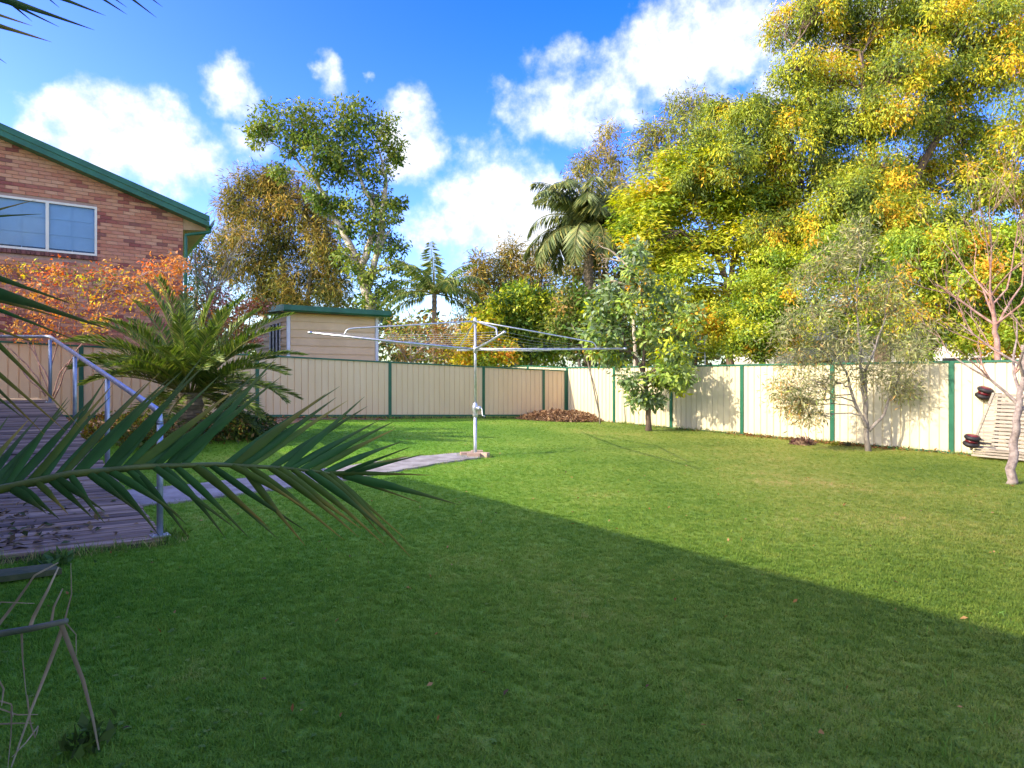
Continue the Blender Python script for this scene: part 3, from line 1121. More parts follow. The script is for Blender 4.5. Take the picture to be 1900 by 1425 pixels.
# ================================================================== CLOTHES HOIST
def build_hoist():
    UP = Vector((0, 0, 1))
    B = Vector((-.69, 11.73, ground_h(-.69, 11.73)))
    root = thing('clothes_hoist', 'galvanised rotary clothes hoist with four arms standing on the lawn', 'clothes line', B)
    hub = Vector((B.x, B.y, 2.03)); top = Vector((B.x, B.y, 2.58))
    mb = MB(); mb.tube([B, B + UP * .02, B + UP * .92], [.034, .034, .034], 12)
    part('lower_pole', mb, M['galv'], root, smooth=True)
    mb = MB(); mb.tube([B + UP * .9, top], .025, 12)
    part('mast', mb, M['galv'], root, smooth=True)
    mb = MB(); mb.tube([hub - UP * .08, hub - UP * .075, hub + UP * .055, hub + UP * .06], [.036, .042, .042, .036], 12)
    part('hub', mb, M['galv'], root, smooth=True)
    mb = MB(); mb.tube([top - UP * .07, top - UP * .02, top + UP * .03, top + UP * .045], [.032, .036, .03, .012], 12)
    part('top_cap', mb, M['galv'], root, smooth=True)
    # winding gear: cast housing, bevel box and crank
    z0 = B.z + .72
    mb = MB(); mb.tube([Vector((B.x, B.y, z0 + q)) for q in (0, .02, .05, .10, .14, .20, .24, .27)], [.036, .05, .055, .044, .062, .062, .046, .036], 14)
    gear = part('winding_gear', mb, M['galv'], root, smooth=True)
    mb = MB(); c = Vector((B.x + .055, B.y - .045, z0 + .17))
    mb.tube([c, c + Vector((.05, -.05, 0))], [.045, .04], 10)
    part('gear_box', mb, M['galv'], gear, smooth=True)
    mb = MB(); c2 = c + Vector((.055, -.055, 0))
    mb.tube([c2 - Vector((.02, -.02, 0)), c2 + Vector((.02, -.02, 0)), c2 + Vector((.03, -.02, -.13)), c2 + Vector((.08, -.07, -.14))], .009, 8)
    part('crank_handle', mb, M['galv'], gear, smooth=True)
    dirs = [(Vector((2.92, .58, 0)), 2.03 + .03), (Vector((.58, -2.92, 0)), 2.14), (Vector((-2.92, -.58, 0)), 2.30), (Vector((-.58, 2.92, 0)), 2.12)]
    tips = []
    for d, zt in dirs:
        tip = B + d; tip.z = zt
        tips.append(tip)
        st = hub + d.normalized() * .035
        mb = MB(); mb.tube([st, st.lerp(tip, .5) - UP * .012, tip], [.022, .020, .018], 10)
        arm = part('arm', mb, M['galv'], root, smooth=True)
        mb = MB(); mb.tube([tip - d.normalized() * .03, tip + d.normalized() * .03], .024, 10)
        part('arm_tip', mb, M['galv'], arm, smooth=True)
        f = hub.lerp(tip, .80)
        el = f + UP * .13 - d.normalized() * .06
        t0 = top - UP * .03 + d.normalized() * .03
        mb = MB()
        mb.tube([t0, t0.lerp(el, .5), el - d.normalized() * .10 + UP * .012, el - d.normalized() * .03, el + d.normalized() * .02 - UP * .025, f + UP * .03, f], .0135, 8)
        part('strut', mb, M['galv'], root, smooth=True)
    for fr in (.28, .42, .56, .70, .84, .97):
        mb = MB()
        ps = [hub.lerp(t, fr) + UP * .02 for t in tips]
        for i in range(4):
            a, b = ps[i], ps[(i + 1) % 4]
            m_ = a.lerp(b, .5) - UP * (.05 * fr)
            mb.tube([a, a.lerp(m_, .5) - UP * .012 * fr, m_, m_.lerp(b, .5) - UP * .012 * fr, b], .0022, 5)
        part('line', mb, M['galv'], root)
    # paver collar
    rr = random.Random(4)
    for i, (dx, dy, rz) in enumerate(((-.16, -.08, .25), (.15, -.16, -.5), (-.02, -.24, .1), (.02, .17, .05))):
        mb = MB()
        c, s = math.cos(rz), math.sin(rz)
        mb.box((B.x + dx, B.y + dy, B.z + .035), (.23, .115, .085), (Vector((c, s, 0)), Vector((-s, c, 0)), UP))
        o = part('paver_brick', mb, M['paver'])
        lab = ['orange paver brick on the left of the clothes hoist foot', 'orange paver brick on the right of the clothes hoist foot',
               'orange paver brick in front of the clothes hoist foot', 'orange paver brick behind the clothes hoist foot'][i]
        tag(o, lab, 'brick', 'paver bricks round the hoist foot')


build_hoist()

# ================================================================== SLATTED LOUNGER on the right fence
def build_lounger():
    UP = Vector((0, 0, 1))
    B0 = P(1806, 700, 11.55); B0.z = .05
    root = thing('slatted_lounger', 'grey slatted timber lounger stood on its side against the right fence', 'lounger', B0)
    n = 15
    rr = random.Random(1)
    lean = NDIR
    for i in range(n):
        z = .17 + i * .068
        t = i / (n - 1)
        a = B0 + UDIR * (-.02 + .26 * t + rr.uniform(-.006, .006)) + lean * (.20 * t) + UP * z
        mb = MB()
        tilt = (UP * .98 + lean * .2).normalized()
        mb.box(a + UDIR * .75, (1.5, .02, .050), (UDIR, lean, tilt))
        part('slat', mb, M['slat'], root)
    for k in range(3):
        z = .02 + k * .05
        a = B0 - lean * (.06 - .01 * k) + UDIR * (.0 + .02 * k) + UP * z
        mb = MB(); mb.box(a + UDIR * .75, (1.5, .07, .034), (UDIR, lean, UP))
        part('frame_rail', mb, M['slat'], root)
    mb = MB()
    a0 = B0 + UDIR * -.05 + UP * .1 - lean * .012; a1 = B0 + UDIR * .23 + lean * .21 + UP * 1.17
    mb.prism([a0, a0 + UDIR * .04, a0 + UDIR * .04 - lean * .03, a0 - lean * .03], a1 - a0)
    part('side_rail', mb, M['slat'], root)
    for q in (.3, 1.2):
        mb = MB()
        a = B0 + UDIR * q + lean * .03 + UP * .1
        mb.prism([a, a + UP * 1.06 + lean * .215, a + UP * 1.06 + lean * .25, a + lean * .04], UDIR * .05)
        part('back_batten', mb, M['dark_timber'], root)
    for (px, py, Zd, tl) in ((1826, 729, 11.75, .35), (1803, 818, 11.45, .22)):
        c = P(px, py, Zd)
        ax = (UP * .93 + UDIR * tl + lean * -.1).normalized()
        mb = MB()
        for s in (-.062, .062):
            q = c + ax * s
            mb.tube([q - ax * .042, q - ax * .034, q - ax * .012, q + ax * .012, q + ax * .034, q + ax * .042], [.075, .115, .13, .13, .115, .075], 18)
        w = part('wheel', mb, M['tyre'], root, smooth=True)
        mb = MB()
        mb.tube([c - ax * .118, c - ax * .112, c + ax * .112, c + ax * .118], [.05, .09, .09, .05], 16)
        mb.tube([c - ax * .02, c + ax * .02], .10, 16)
        part('hub', mb, M['red_plastic'], w, smooth=True)
        mb = MB(); mb.tube([c, c + UDIR * .30 - UP * .03], .016, 8)
        part('axle', mb, M['tyre'], w)


build_lounger()

# ================================================================== VEGETATION TOOLS
def leaf_mesh(name, C, D, Nn, Ln, Wd, Cl, mat):
    """one bent diamond per leaf. C base points, D long axis, Nn normals, Ln/Wd sizes, Cl colours (numpy)"""
    n = len(C)
    D = D / (np.linalg.norm(D, axis=1, keepdims=True) + 1e-9)
    S = np.cross(D, Nn); S /= (np.linalg.norm(S, axis=1, keepdims=True) + 1e-9)
    U = np.cross(S, D)
    L_, W_ = Ln[:, None], Wd[:, None]
    V = np.empty((n, 4, 3), np.float32)
    V[:, 0] = C
    V[:, 1] = C + D * L_ * .48 + S * W_ * .5 + U * W_ * .18
    V[:, 2] = C + D * L_ - U * L_ * .08
    V[:, 3] = C + D * L_ * .48 - S * W_ * .5 + U * W_ * .18
    me = bpy.data.meshes.new(name)
    me.vertices.add(n * 4); me.loops.add(n * 4); me.polygons.add(n)
    me.vertices.foreach_set('co', V.reshape(-1))
    me.loops.foreach_set('vertex_index', np.arange(n * 4, dtype=np.int32))
    me.polygons.foreach_set('loop_start', np.arange(0, n * 4, 4, dtype=np.int32))
    me.polygons.foreach_set('loop_total', np.full(n, 4, np.int32))
    me.update(calc_edges=True)
    at = me.color_attributes.new('Col', 'FLOAT_COLOR', 'POINT')
    c4 = np.ones((n, 4, 4), np.float32)
    c4[:, :, :3] = Cl[:, None, :]
    at.data.foreach_set('color', c4.reshape(-1))
    me.materials.append(mat)
    return me


def unit(n, rng):
    v = rng.normal(size=(n, 3))
    return v / (np.linalg.norm(v, axis=1, keepdims=True) + 1e-9)


LEAF_N, LEAF_S = 1.45, 1.22
STYLES = {
    # droop: pull of the leaf axis towards the ground; flat: vertical squash of a cluster; up: how much normals face up
    'broad': dict(droop=.25, flat=.8, up=.9, ln=.16, asp=.46, spread=.30),
    'small': dict(droop=.15, flat=.8, up=.8, ln=.10, asp=.5, spread=.22),
    'droopy': dict(droop=.75, flat=1.0, up=.4, ln=.20, asp=.30, spread=.32),
    'needle': dict(droop=.55, flat=1.1, up=.1, ln=.30, asp=.14, spread=.42),
    'feather': dict(droop=.25, flat=.5, up=1.1, ln=.20, asp=.26, spread=.40),
    'thin': dict(droop=.2, flat=.9, up=.3, ln=.11, asp=.16, spread=.20),
}


def wiggle(a, b, amp, k, rng, sag=0.0):
    a, b = Vector(a), Vector(b)
    L = (b - a).length
    pts = [a]
    for i in range(1, k):
        t = i / k
        p = a.lerp(b, t) + Vector(rng.normal(size=3)) * (amp * L * math.sin(math.pi * t))
        p.z += sag * L * math.sin(math.pi * t)
        pts.append(p)
    pts.append(b)
    return pts


def tree(name, label, cat, trunks, lobes, style, palette, Z, bark, clusters=14, leaves=60, seed=1, group=None, twigs=True,
         leaf_scale=1.0, zjit=.35, base_r=.16, branch_r=.045, mat=None, ground=None, thin_branches=1.0, spread=1.0, bright=1.0):
    """trunks: lists of (px,py[,dz]) pixel points at depth Z (first = foot); lobes: (px,py,radius px[,dz]);
    palette: list of (rgb, weight)"""
    rng = np.random.default_rng(seed)
    st = STYLES[style]
    wood = MB()
    first = trunks[0][0]
    foot = P(first[0], first[1], Z + (first[2] if len(first) > 2 else 0))
    foot.z = ground if ground is not None else ground_h(foot.x, foot.y)
    root = thing(name, label, cat, foot, group)
    nodes = []
    for ti, tr in enumerate(trunks):
        pts = [P(t[0], t[1], Z + (t[2] if len(t) > 2 else 0)) for t in tr]
        if ti == 0:
            pts[0].z = foot.z - .08
        fine = []
        for i in range(len(pts) - 1):
            w = wiggle(pts[i], pts[i + 1], .025, 4, rng)
            fine += w[:-1]
        fine.append(pts[-1])
        n = len(fine)
        r0 = base_r * (1.0 if ti == 0 else .7)
        rad = [max(.012, r0 * (1 - .82 * (i / (n - 1)) ** .9) * (1.25 if (ti == 0 and i == 0) else 1)) for i in range(n)]
        wood.tube(fine, rad, 9)
        nodes += [(p, r) for p, r in zip(fine[1:], rad[1:])]
    cs, ccol, crad, lobc = [], [], [], []
    pc = np.array([p[0] for p in palette]); pw = np.array([p[1] for p in palette], float); pw /= pw.sum()
    for lb in lobes:
        px, py, r = lb[:3]
        dz = lb[3] if len(lb) > 3 else rng.normal() * zjit * r / FPX * Z
        c = P(px, py, Z + dz)
        R = r / FPX * Z
        # limb from the nearest trunk node that lies below or beside the lobe
        best = min(nodes, key=lambda q: (q[0] - c).length + max(0, q[0].z - c.z + R * .2) * 2.5)
        limb = wiggle(best[0], c, .07, 5, rng, .05)
        lr = min(best[1] * .8, branch_r * (.6 + R * .35)) * thin_branches
        wood.tube(limb, [max(.008, lr * (1 - .65 * i / 5)) for i in range(6)], 6, cap=False)
        nodes_l = limb[2:]
        k = max(3, int(clusters * (R / 1.0) ** 1.0 if R > 1 else clusters * max(R, .45)))
        dirs = unit(k, rng)
        rad = R * rng.uniform(.35, 1.0, k) ** .55
        pos = np.array(c)[None] + dirs * rad[:, None] * np.array([1.0, 1.0, .82])
        for q in pos:
            q = Vector(q)
            src = nodes_l[int(rng.integers(0, len(nodes_l)))]
            if twigs:
                tw = wiggle(src, q, .10, 3, rng, .03)
                wood.tube(tw, [lr * .42, lr * .3, lr * .2, lr * .1], 4, cap=False)
            cs.append(q); lobc.append(tuple(c - Vector((0, 0, R * .5)))); crad.append(min(1.0, .55 + R * .4))
            # colour patches: neighbouring clusters tend to share a palette entry
            h = mnoise.noise(q * .8 + Vector((seed, 0, 0))) * .42 + .5 + rng.normal() * .17
            h = min(.999, max(0, h))
            cum = np.cumsum(pw)
            idx = int(np.searchsorted(cum, (h - .2) / .6 if .2 < h < .8 else (0.001 if h <= .2 else .999)))
            ccol.append(pc[min(idx, len(pc) - 1)])
    part('trunk', wood, bark, root, smooth=True)
    if not cs or leaves == 0:
        return root
    cs = np.array([tuple(q) for q in cs]); ccol = np.array(ccol); crad = np.array(crad)
    leaves = int(leaves * LEAF_N); leaf_scale = leaf_scale * LEAF_S
    n = len(cs) * leaves
    rep = np.repeat(np.arange(len(cs)), leaves)
    off = rng.normal(size=(n, 3)) * spread * st['spread'] * leaf_scale / LEAF_S * .95 * crad[rep][:, None]
    off[:, 2] *= st['flat']
    C = cs[rep] + off
    D = unit(n, rng) * .8 + off / (np.linalg.norm(off, axis=1, keepdims=True) + 1e-6) * .8
    D[:, 2] = D[:, 2] * (.35 if style == 'feather' else 1.0) - st['droop']
    outw = C - np.array(lobc)[rep]
    outw /= (np.linalg.norm(outw, axis=1, keepdims=True) + 1e-6)
    Nn = unit(n, rng) * .75 + outw * .8; Nn[:, 2] += st['up'] * .45
    Ln = st['ln'] * leaf_scale * rng.uniform(.6, 1.3, n)
    Wd = Ln * st['asp'] * rng.uniform(.75, 1.25, n)
    Cl = ccol[rep] * rng.uniform(.74, 1.26, n)[:, None] * (1 + rng.normal(size=(n, 3)) * .05)
    sw = rng.random(n) < .07                       # stray leaves of another palette colour
    Cl[sw] = pc[rng.choice(len(pc), sw.sum(), p=pw)] * rng.uniform(.7, 1.2, sw.sum())[:, None]
    Cl = np.clip(Cl * 1.66 * bright, .004, .82)
    me = leaf_mesh('crown', C, D, Nn, Ln, Wd, Cl, mat or M['leaf'])
    o = link('crown', me, root, (0, 0, 0))
    tag(o, kind='stuff')
    return root


def frond_geo(base, az, el, length, droop, nleaf, leaflen, rng, width=.022, v=.45, forward=.55, hang=0.0, twist=0.0):
    """rachis curve and leaflets of one feather-palm frond"""
    seg = 12
    pts = [Vector(base)]
    d = Vector((math.cos(az) * math.cos(el), math.sin(az) * math.cos(el), math.sin(el)))
    step = length / seg
    e = el
    for i in range(seg):
        t = (i + 1) / seg
        e2 = el - droop * t ** 1.6
        d = Vector((math.cos(az + twist * t) * math.cos(e2), math.sin(az + twist * t) * math.cos(e2), math.sin(e2)))
        pts.append(pts[-1] + d * step)
    C, D, Nn, Ln, Wd = [], [], [], [], []
    for i in range(nleaf):
        t = .14 + .86 * (i + rng.uniform(0, .5)) / nleaf
        f = t * seg
        k = min(int(f), seg - 1)
        p = pts[k].lerp(pts[k + 1], f - k)
        tan = (pts[k + 1] - pts[k]).normalized()
        side = tan.cross(Vector((0, 0, 1)))
        side = side.normalized() if side.length > 1e-4 else Vector((1, 0, 0))
        up = side.cross(tan).normalized()
        prof = (math.sin(math.pi * min(1, .12 + t * .82)) ** .6)
        for s in (-1, 1):
            q = side * s * (1 - forward * .5) + tan * (forward + .5 * t * t) + up * v * rng.uniform(.6, 1.3)
            q = q + Vector(rng.normal(size=3)) * .07
            q.z -= hang * rng.uniform(.7, 1.3)
            q.normalize()
            C.append(p); D.append(q); Nn.append(up + side * s * -.4 + Vector(rng.normal(size=3)) * .15)
            Ln.append(leaflen * prof * rng.uniform(.8, 1.12)); Wd.append(width * rng.uniform(.8, 1.15))
    return pts, C, D, Nn, Ln, Wd


def frond_mesh(base, az, el, length, droop, nleaf, leaflen, rng, cols, rach_col, **kw):
    """one mesh: rachis (slot 0 bark colour via attribute) and leaflets"""
    rr = kw.pop('rr', .014)
    pts, C, D, Nn, Ln, Wd = frond_geo(base, az, el, length, droop, nleaf, leaflen, rng, **kw)
    C = np.array([tuple(c) for c in C]); D = np.array([tuple(c) for c in D]); Nn = np.array([tuple(c) for c in Nn])
    n = len(C)
    cc = np.array(cols)[rng.integers(0, len(cols), n)] * rng.uniform(.75, 1.2, n)[:, None]
    me = leaf_mesh('frond', C, D, Nn, np.array(Ln), np.array(Wd), cc, M['frond'])
    # rachis
    mb = MB(); mb.tube(pts, [max(.004, rr * (1 - .8 * i / (len(pts) - 1))) for i in range(len(pts))], 5, cap=False)
    o = len(me.vertices)
    V = np.empty(o * 3, np.float32); me.vertices.foreach_get('co', V)
    colv = np.empty(o * 4, np.float32); me.color_attributes['Col'].data.foreach_get('color', colv)
    verts = [tuple(x) for x in V.reshape(-1, 3)] + mb.v
    faces = [tuple(range(4 * i, 4 * i + 4)) for i in range(n)] + [tuple(i + o for i in f) for f in mb.f]
    m2 = bpy.data.meshes.new('frond'); m2.from_pydata(verts, [], faces); m2.update()
    at = m2.color_attributes.new('Col', 'FLOAT_COLOR', 'POINT')
    at.data.foreach_set('color', np.concatenate([colv, np.tile(np.array([*rach_col, 1], np.float32), len(mb.v))]))
    m2.materials.append(M['frond'])
    bpy.data.meshes.remove(me)
    return m2


def palm(name, label, centre, trunk_foot_z, trunk_r, specs, nleaf, leaflen, cols, rach, seed, length=2.2, group=None, lean=(0, 0), **kw):
    rng = np.random.default_rng(seed)
    c = Vector(centre)
    foot = Vector((c.x + lean[0], c.y + lean[1], trunk_foot_z))
    root = thing(name, label, 'palm', foot, group)
    mb = MB()
    h = c.z - foot.z
    k = max(6, int(h / .12))
    pts = [foot.lerp(c, i / k) for i in range(k + 1)]
    mb.tube(pts, [trunk_r * (1.12 if i % 2 else .94) * (1.35 if i == 0 else 1) for i in range(k + 1)], 12)
    part('trunk', mb, M['trunk_palm'], root, smooth=False)
    for (az, el, ln, dr) in specs:
        me = frond_mesh(c + Vector((math.cos(az), math.sin(az), 0)) * trunk_r * .6, az, el, length * ln, dr, nleaf, leaflen, rng, cols, rach, **kw)
        link('frond', me, root, (0, 0, 0))
    return root


# ================================================================== TREES (back to front)
OL = (.115, .125, .03); DG = (.035, .075, .016); MG = (.075, .13, .022); LG = (.16, .22, .025); YG = (.30, .32, .025)
YE = (.48, .36, .02); OR = (.50, .21, .02); RE = (.42, .09, .025); BR = (.22, .115, .035); TA = (.34, .20, .065); GG = (.16, .20, .11); DK = (.02, .05, .016)


def distant():
    rng = np.random.default_rng(77)
    n = 30000
    X = rng.uniform(-70, 70, n); Y = rng.uniform(58, 74, n)
    H = 7.2 + 1.6 * np.sin(X * .31) + 1.2 * np.sin(X * .83 + 2) + .6 * np.sin(X * 2.1)
    Zz = H * np.sqrt(rng.random(n))
    C = np.stack([X, Y, Zz], 1)
    D = unit(n, rng); D[:, 2] -= .2
    Nn = unit(n, rng); Nn[:, 2] += .4
    Ln = rng.uniform(.4, .9, n)
    pal = np.array([DG, MG, (.09, .10, .04), (.13, .10, .04)])
    Cl = pal[rng.integers(0, 4, n)] * rng.uniform(.7, 1.3, n)[:, None]
    o = link('distant_trees', leaf_mesh('distant_trees', C, D, Nn, Ln, Ln * .5, Cl, M['leaf']))
    tag(o, 'low dark belt of distant trees seen between the nearer trunks', 'trees', kind='stuff')


distant()

EUC = [((.05, .085, .018), 2.5), ((.085, .12, .02), 3), ((.13, .16, .025), 3), ((.20, .21, .03), 1.6)]
tree('eucalyptus_tree', 'tall open gum tree with leaning pale trunk behind the shed', 'tree',
     [[(700, 660), (688, 570), (670, 510), (652, 460), (628, 415), (606, 370), (585, 335), (548, 292)],
      [(680, 540), (700, 470), (715, 440), (725, 425)], [(668, 505), (690, 440), (695, 390), (672, 340), (650, 290)], [(700, 470), (712, 380), (716, 330), (700, 270)]],
     [(492, 228, 34), (540, 222, 42), (480, 252, 24), (585, 235, 34), (625, 222, 42), (672, 214, 40), (708, 240, 34), (728, 268, 18), (545, 268, 30), (590, 275, 38), (630, 285, 40), (672, 272, 30),
      (605, 312, 34), (650, 322, 34), (705, 318, 26), (735, 290, 12), (695, 362, 32), (735, 378, 14), (585, 370, 28), (625, 385, 26), (660, 400, 30), (712, 405, 30), (690, 440, 30), (728, 455, 26), (640, 425, 18), (735, 495, 18),
      (650, 480, 28), (690, 510, 30), (725, 540, 25), (520, 318, 16), (700, 560, 30)],
     'broad', EUC, 32, M['bark_pale'], clusters=20, leaves=26, seed=3, base_r=.30, branch_r=.09, leaf_scale=1.15, thin_branches=.9, spread=.62, bright=1.1)

CAS = [((.055, .06, .016), 2.2), ((.10, .085, .02), 2.4), ((.17, .12, .026), 3), ((.23, .15, .034), 2), ((.15, .14, .03), 1.6)]
tree('she_oak_tree', 'broad rusty brown she-oak left of the tall gum tree', 'tree',
     [[(530, 660), (528, 560), (520, 470), (512, 380)], [(500, 620), (480, 520), (455, 430)], [(560, 620), (575, 520), (590, 430)]],
     [(452, 345, 26), (490, 338, 30), (528, 350, 34), (440, 390, 36), (490, 390, 42), (545, 390, 42), (590, 400, 32), (425, 440, 34), (475, 445, 48), (535, 450, 48), (592, 450, 44), (418, 490, 28), (465, 505, 44), (525, 515, 48), (590, 510, 46), (622, 480, 30), (620, 540, 36), (560, 560, 36), (500, 560, 36)],
     'needle', CAS, 37, M['bark_grey'], clusters=20, leaves=68, seed=4, base_r=.28, branch_r=.08, leaf_scale=.95, mat=M['leaf_dry'], bright=1.35, spread=.8)
tree('she_oak_tree', 'thin blue-green tree at the right corner of the brick house', 'tree',
     [[(360, 660), (362, 560), (366, 450)]], [(362, 445, 16), (355, 480, 22), (378, 490, 18), (365, 520, 26), (350, 550, 24), (390, 545, 22)],
     'needle', [(DG, 2), ((.07, .09, .05), 2), (BR, .8)], 34, M['bark_grey'], clusters=16, leaves=30, seed=5, base_r=.14, group='she-oaks beyond the fences', mat=M['leaf_dry'])
for i, (x, t, lab) in enumerate(((893, 470, 'leftmost small brown she-oak of the row behind the clothes hoist'), (948, 448, 'tallest brown she-oak of the row behind the clothes hoist'), (1000, 456, 'brown she-oak just left of the big drooping palm'))):
    lobes = [(x, t + 14, 14), (x - 12, t + 40, 22), (x + 14, t + 44, 22), (x - 18, t + 78, 27), (x + 16, t + 84, 27), (x, t + 110, 30), (x - 22, t + 140, 30), (x + 20, t + 145, 30), (x, t + 180, 34)]
    tree('she_oak_tree', lab, 'tree', [[(x, 660), (x + 3, 560), (x, t + 20)]], lobes, 'needle', CAS, 42 + i * .8, M['bark_grey'], clusters=14, leaves=40, seed=20 + i, base_r=.16, bright=1.4, spread=.8, group='she-oaks beyond the fences', leaf_scale=1.2, mat=M['leaf_dry'])
tree('she_oak_tree', 'sparse brown-topped she-oak rising above the big drooping palm', 'tree',
     [[(1130, 660), (1125, 500), (1135, 380), (1130, 270)], [(1126, 480), (1085, 380), (1065, 320)]],
     [(1130, 245, 16), (1118, 275, 22), (1140, 300, 24), (1100, 305, 22), (1078, 310, 16), (1062, 330, 14), (1125, 335, 26), (1150, 345, 22), (1092, 350, 22)],
     'needle', [((.10, .10, .025), 2), ((.20, .145, .035), 2), ((.16, .145, .035), 2)], 38, M['bark_pale'], clusters=15, leaves=38, seed=31, base_r=.2, bright=1.5, spread=.8, group='she-oaks beyond the fences', mat=M['leaf_dry'])
tree('she_oak_tree', 'tall sparse she-oak between the drooping palm and the big autumn tree', 'tree',
     [[(1230, 660), (1225, 480), (1222, 340), (1215, 250)], [(1224, 420), (1255, 300), (1275, 210)]],
     [(1208, 240, 18), (1195, 270, 22), (1220, 290, 26), (1200, 315, 24), (1240, 240, 24), (1262, 200, 24), (1290, 190, 26), (1270, 240, 28), (1310, 220, 26), (1250, 290, 28), (1300, 270, 28), (1225, 345, 28)],
     'needle', [((.10, .11, .025), 2.5), ((.20, .15, .035), 1.2), ((.14, .15, .03), 2)], 37, M['bark_pale'], clusters=16, leaves=40, seed=32, base_r=.22, bright=1.5, spread=.8, group='she-oaks beyond the fences', mat=M['leaf_dry'])

# slender feather palm beyond the shed
rng = np.random.default_rng(8)
bx = P(806, 545, 26)
specs = [(a, e, l, d) for a, e, l, d in ((2.9, .75, 1.0, 1.5), (3.4, .35, 1.05, 1.6), (2.4, 1.0, .95, 1.2), (1.2, .9, 1.0, 1.4), (.6, .6, .95, 1.5), (.1, .3, 1.0, 1.4), (5.9, .75, 1.05, 1.5), (5.2, .6, .9, 1.6), (4.3, .9, .95, 1.2), (3.8, .15, 1.0, 1.2), (1.7, 1.25, .9, .7), (4.7, 1.3, .9, .6), (3.1, 1.15, .85, .9), (.3, 1.1, .9, 1.0), (3.0, -.1, 1.0, .9), (.2, -.15, .95, .8))]
palm('feather_palm', 'slender green palm with arching fronds between the shed and the clothes hoist', bx, .3, .10, specs, 42, .62, [(.14, .20, .03), (.085, .14, .026), (.28, .29, .06), (.18, .24, .045)], (.25, .24, .06), 8, length=2.5, width=.075, v=.1, forward=.35, hang=.75, rr=.035)
# big cocos palm
specs = []
rng = np.random.default_rng(12)
for i in range(40):
    specs.append((i * 2.399, rng.uniform(-.15, 1.25), rng.uniform(.85, 1.1), rng.uniform(1.2, 2.0)))
palm('drooping_palm', 'large drooping grey-green palm left of the feathery yellow tree', P(1092, 415, 26.5), 0, .2, specs, 66, .95, [(.17, .215, .07), (.22, .265, .09), (.11, .15, .05), (.32, .31, .09)], (.22, .22, .07), 13, length=3.0, width=.085, v=.05, forward=.3, hang=.9, rr=.04)

tree('olive_tree', 'dense olive and tan tree behind the drooping palm', 'tree',
     [[(1120, 690), (1122, 600), (1118, 520), (1125, 470)], [(1120, 600), (1180, 520), (1210, 460)]],
     [(1060, 500, 30), (1100, 470, 32), (1150, 460, 34), (1195, 440, 34), (1180, 400, 26), (1050, 550, 32), (1095, 530, 36), (1145, 520, 36), (1190, 510, 36), (1225, 540, 32), (1070, 600, 34), (1120, 590, 36), (1170, 580, 36), (1215, 600, 34), (1240, 480, 28), (1030, 590, 28), (1140, 640, 30), (1200, 640, 30)],
     'broad', [((.09, .10, .03), 2), ((.15, .155, .04), 3), ((.23, .19, .06), 2), ((.19, .22, .045), 2), ((.30, .20, .07), .8)], 30, M['bark_pale'], clusters=24, leaves=44, seed=46, base_r=.16, leaf_scale=.95, spread=1.0)
# shrubs and small trees beyond the back fence
tree('yellow_bush', 'bright yellow-green leafy bush behind the back fence right of the clothes hoist', 'bush',
     [[(985, 690), (985, 640), (980, 590)], [(985, 660), (1040, 610)], [(985, 660), (940, 610)]],
     [(945, 560, 30), (975, 552, 28), (1005, 560, 24), (930, 590, 30), (970, 590, 34), (1015, 595, 30), (905, 612, 26), (945, 625, 32), (990, 630, 32), (1035, 625, 28), (920, 645, 24), (965, 650, 26), (1015, 650, 26)],
     'broad', [(LG, 3), (YG, 2.4), (MG, 2.4), ((.38, .38, .03), 1)], 28, M['bark_grey'], clusters=20, leaves=40, seed=41, base_r=.1, leaf_scale=1.1)
tree('golden_bush', 'low golden orange bush just above the back fence behind the hoist pole', 'bush',
     [[(890, 690), (890, 650)]], [(855, 650, 22), (885, 640, 26), (920, 645, 26), (870, 665, 20), (905, 662, 22), (945, 658, 20), (880, 615, 18), (900, 590, 18)],
     'broad', [(YE, 3), (YG, 2), (OR, 1.2), (LG, 1)], 25.2, M['bark_grey'], clusters=20, leaves=36, seed=42, base_r=.07, leaf_scale=.95)
tree('dry_shrub', 'tangled pale twiggy shrub right of the shed above the back fence', 'shrub',
     [[(760, 690), (762, 640), (765, 600)], [(760, 670), (800, 630), (830, 610)], [(758, 670), (730, 630), (722, 605)]],
     [(735, 625, 24), (765, 605, 26), (800, 615, 28), (750, 650, 26), (790, 650, 28), (830, 640, 26), (835, 605, 22), (820, 662, 20)],
     'thin', [(TA, 2), (BR, 2), (YG, 1), (LG, 1)], 23.5, M['bark_pale'], clusters=26, leaves=16, seed=43, base_r=.06, leaf_scale=1.6)
tree('olive_bush', 'olive green bush behind the corner of the two fences', 'bush',
     [[(1075, 690), (1075, 640), (1080, 580)]],
     [(1060, 560, 30), (1095, 570, 32), (1050, 600, 30), (1085, 610, 32), (1120, 600, 30), (1065, 640, 28), (1105, 640, 30), (1130, 560, 28), (1150, 620, 28)],
     'broad', [(MG, 2.5), (OL, 2.5), (LG, 1.6), (TA, .8), (DG, 1.2)], 25.0, M['bark_grey'], clusters=20, leaves=38, seed=44, base_r=.09, leaf_scale=1.0)
tree('bare_branch_tree', 'leafless pale-limbed tree standing in front of the drooping palm', 'tree',
     [[(1175, 690), (1175, 560), (1172, 480), (1168, 430)], [(1172, 500), (1140, 470), (1112, 455)], [(1172, 490), (1195, 450), (1205, 420)], [(1174, 530), (1130, 520), (1095, 540)]],
     [(1168, 420, 20), (1112, 452, 18), (1205, 415, 18), (1150, 440, 22), (1120, 480, 20)],
     'thin', [(TA, 2), (BR, 1)], 23.5, M['bark_pale'], clusters=16, leaves=4, seed=45, base_r=.09, leaf_scale=1.3, branch_r=.06)

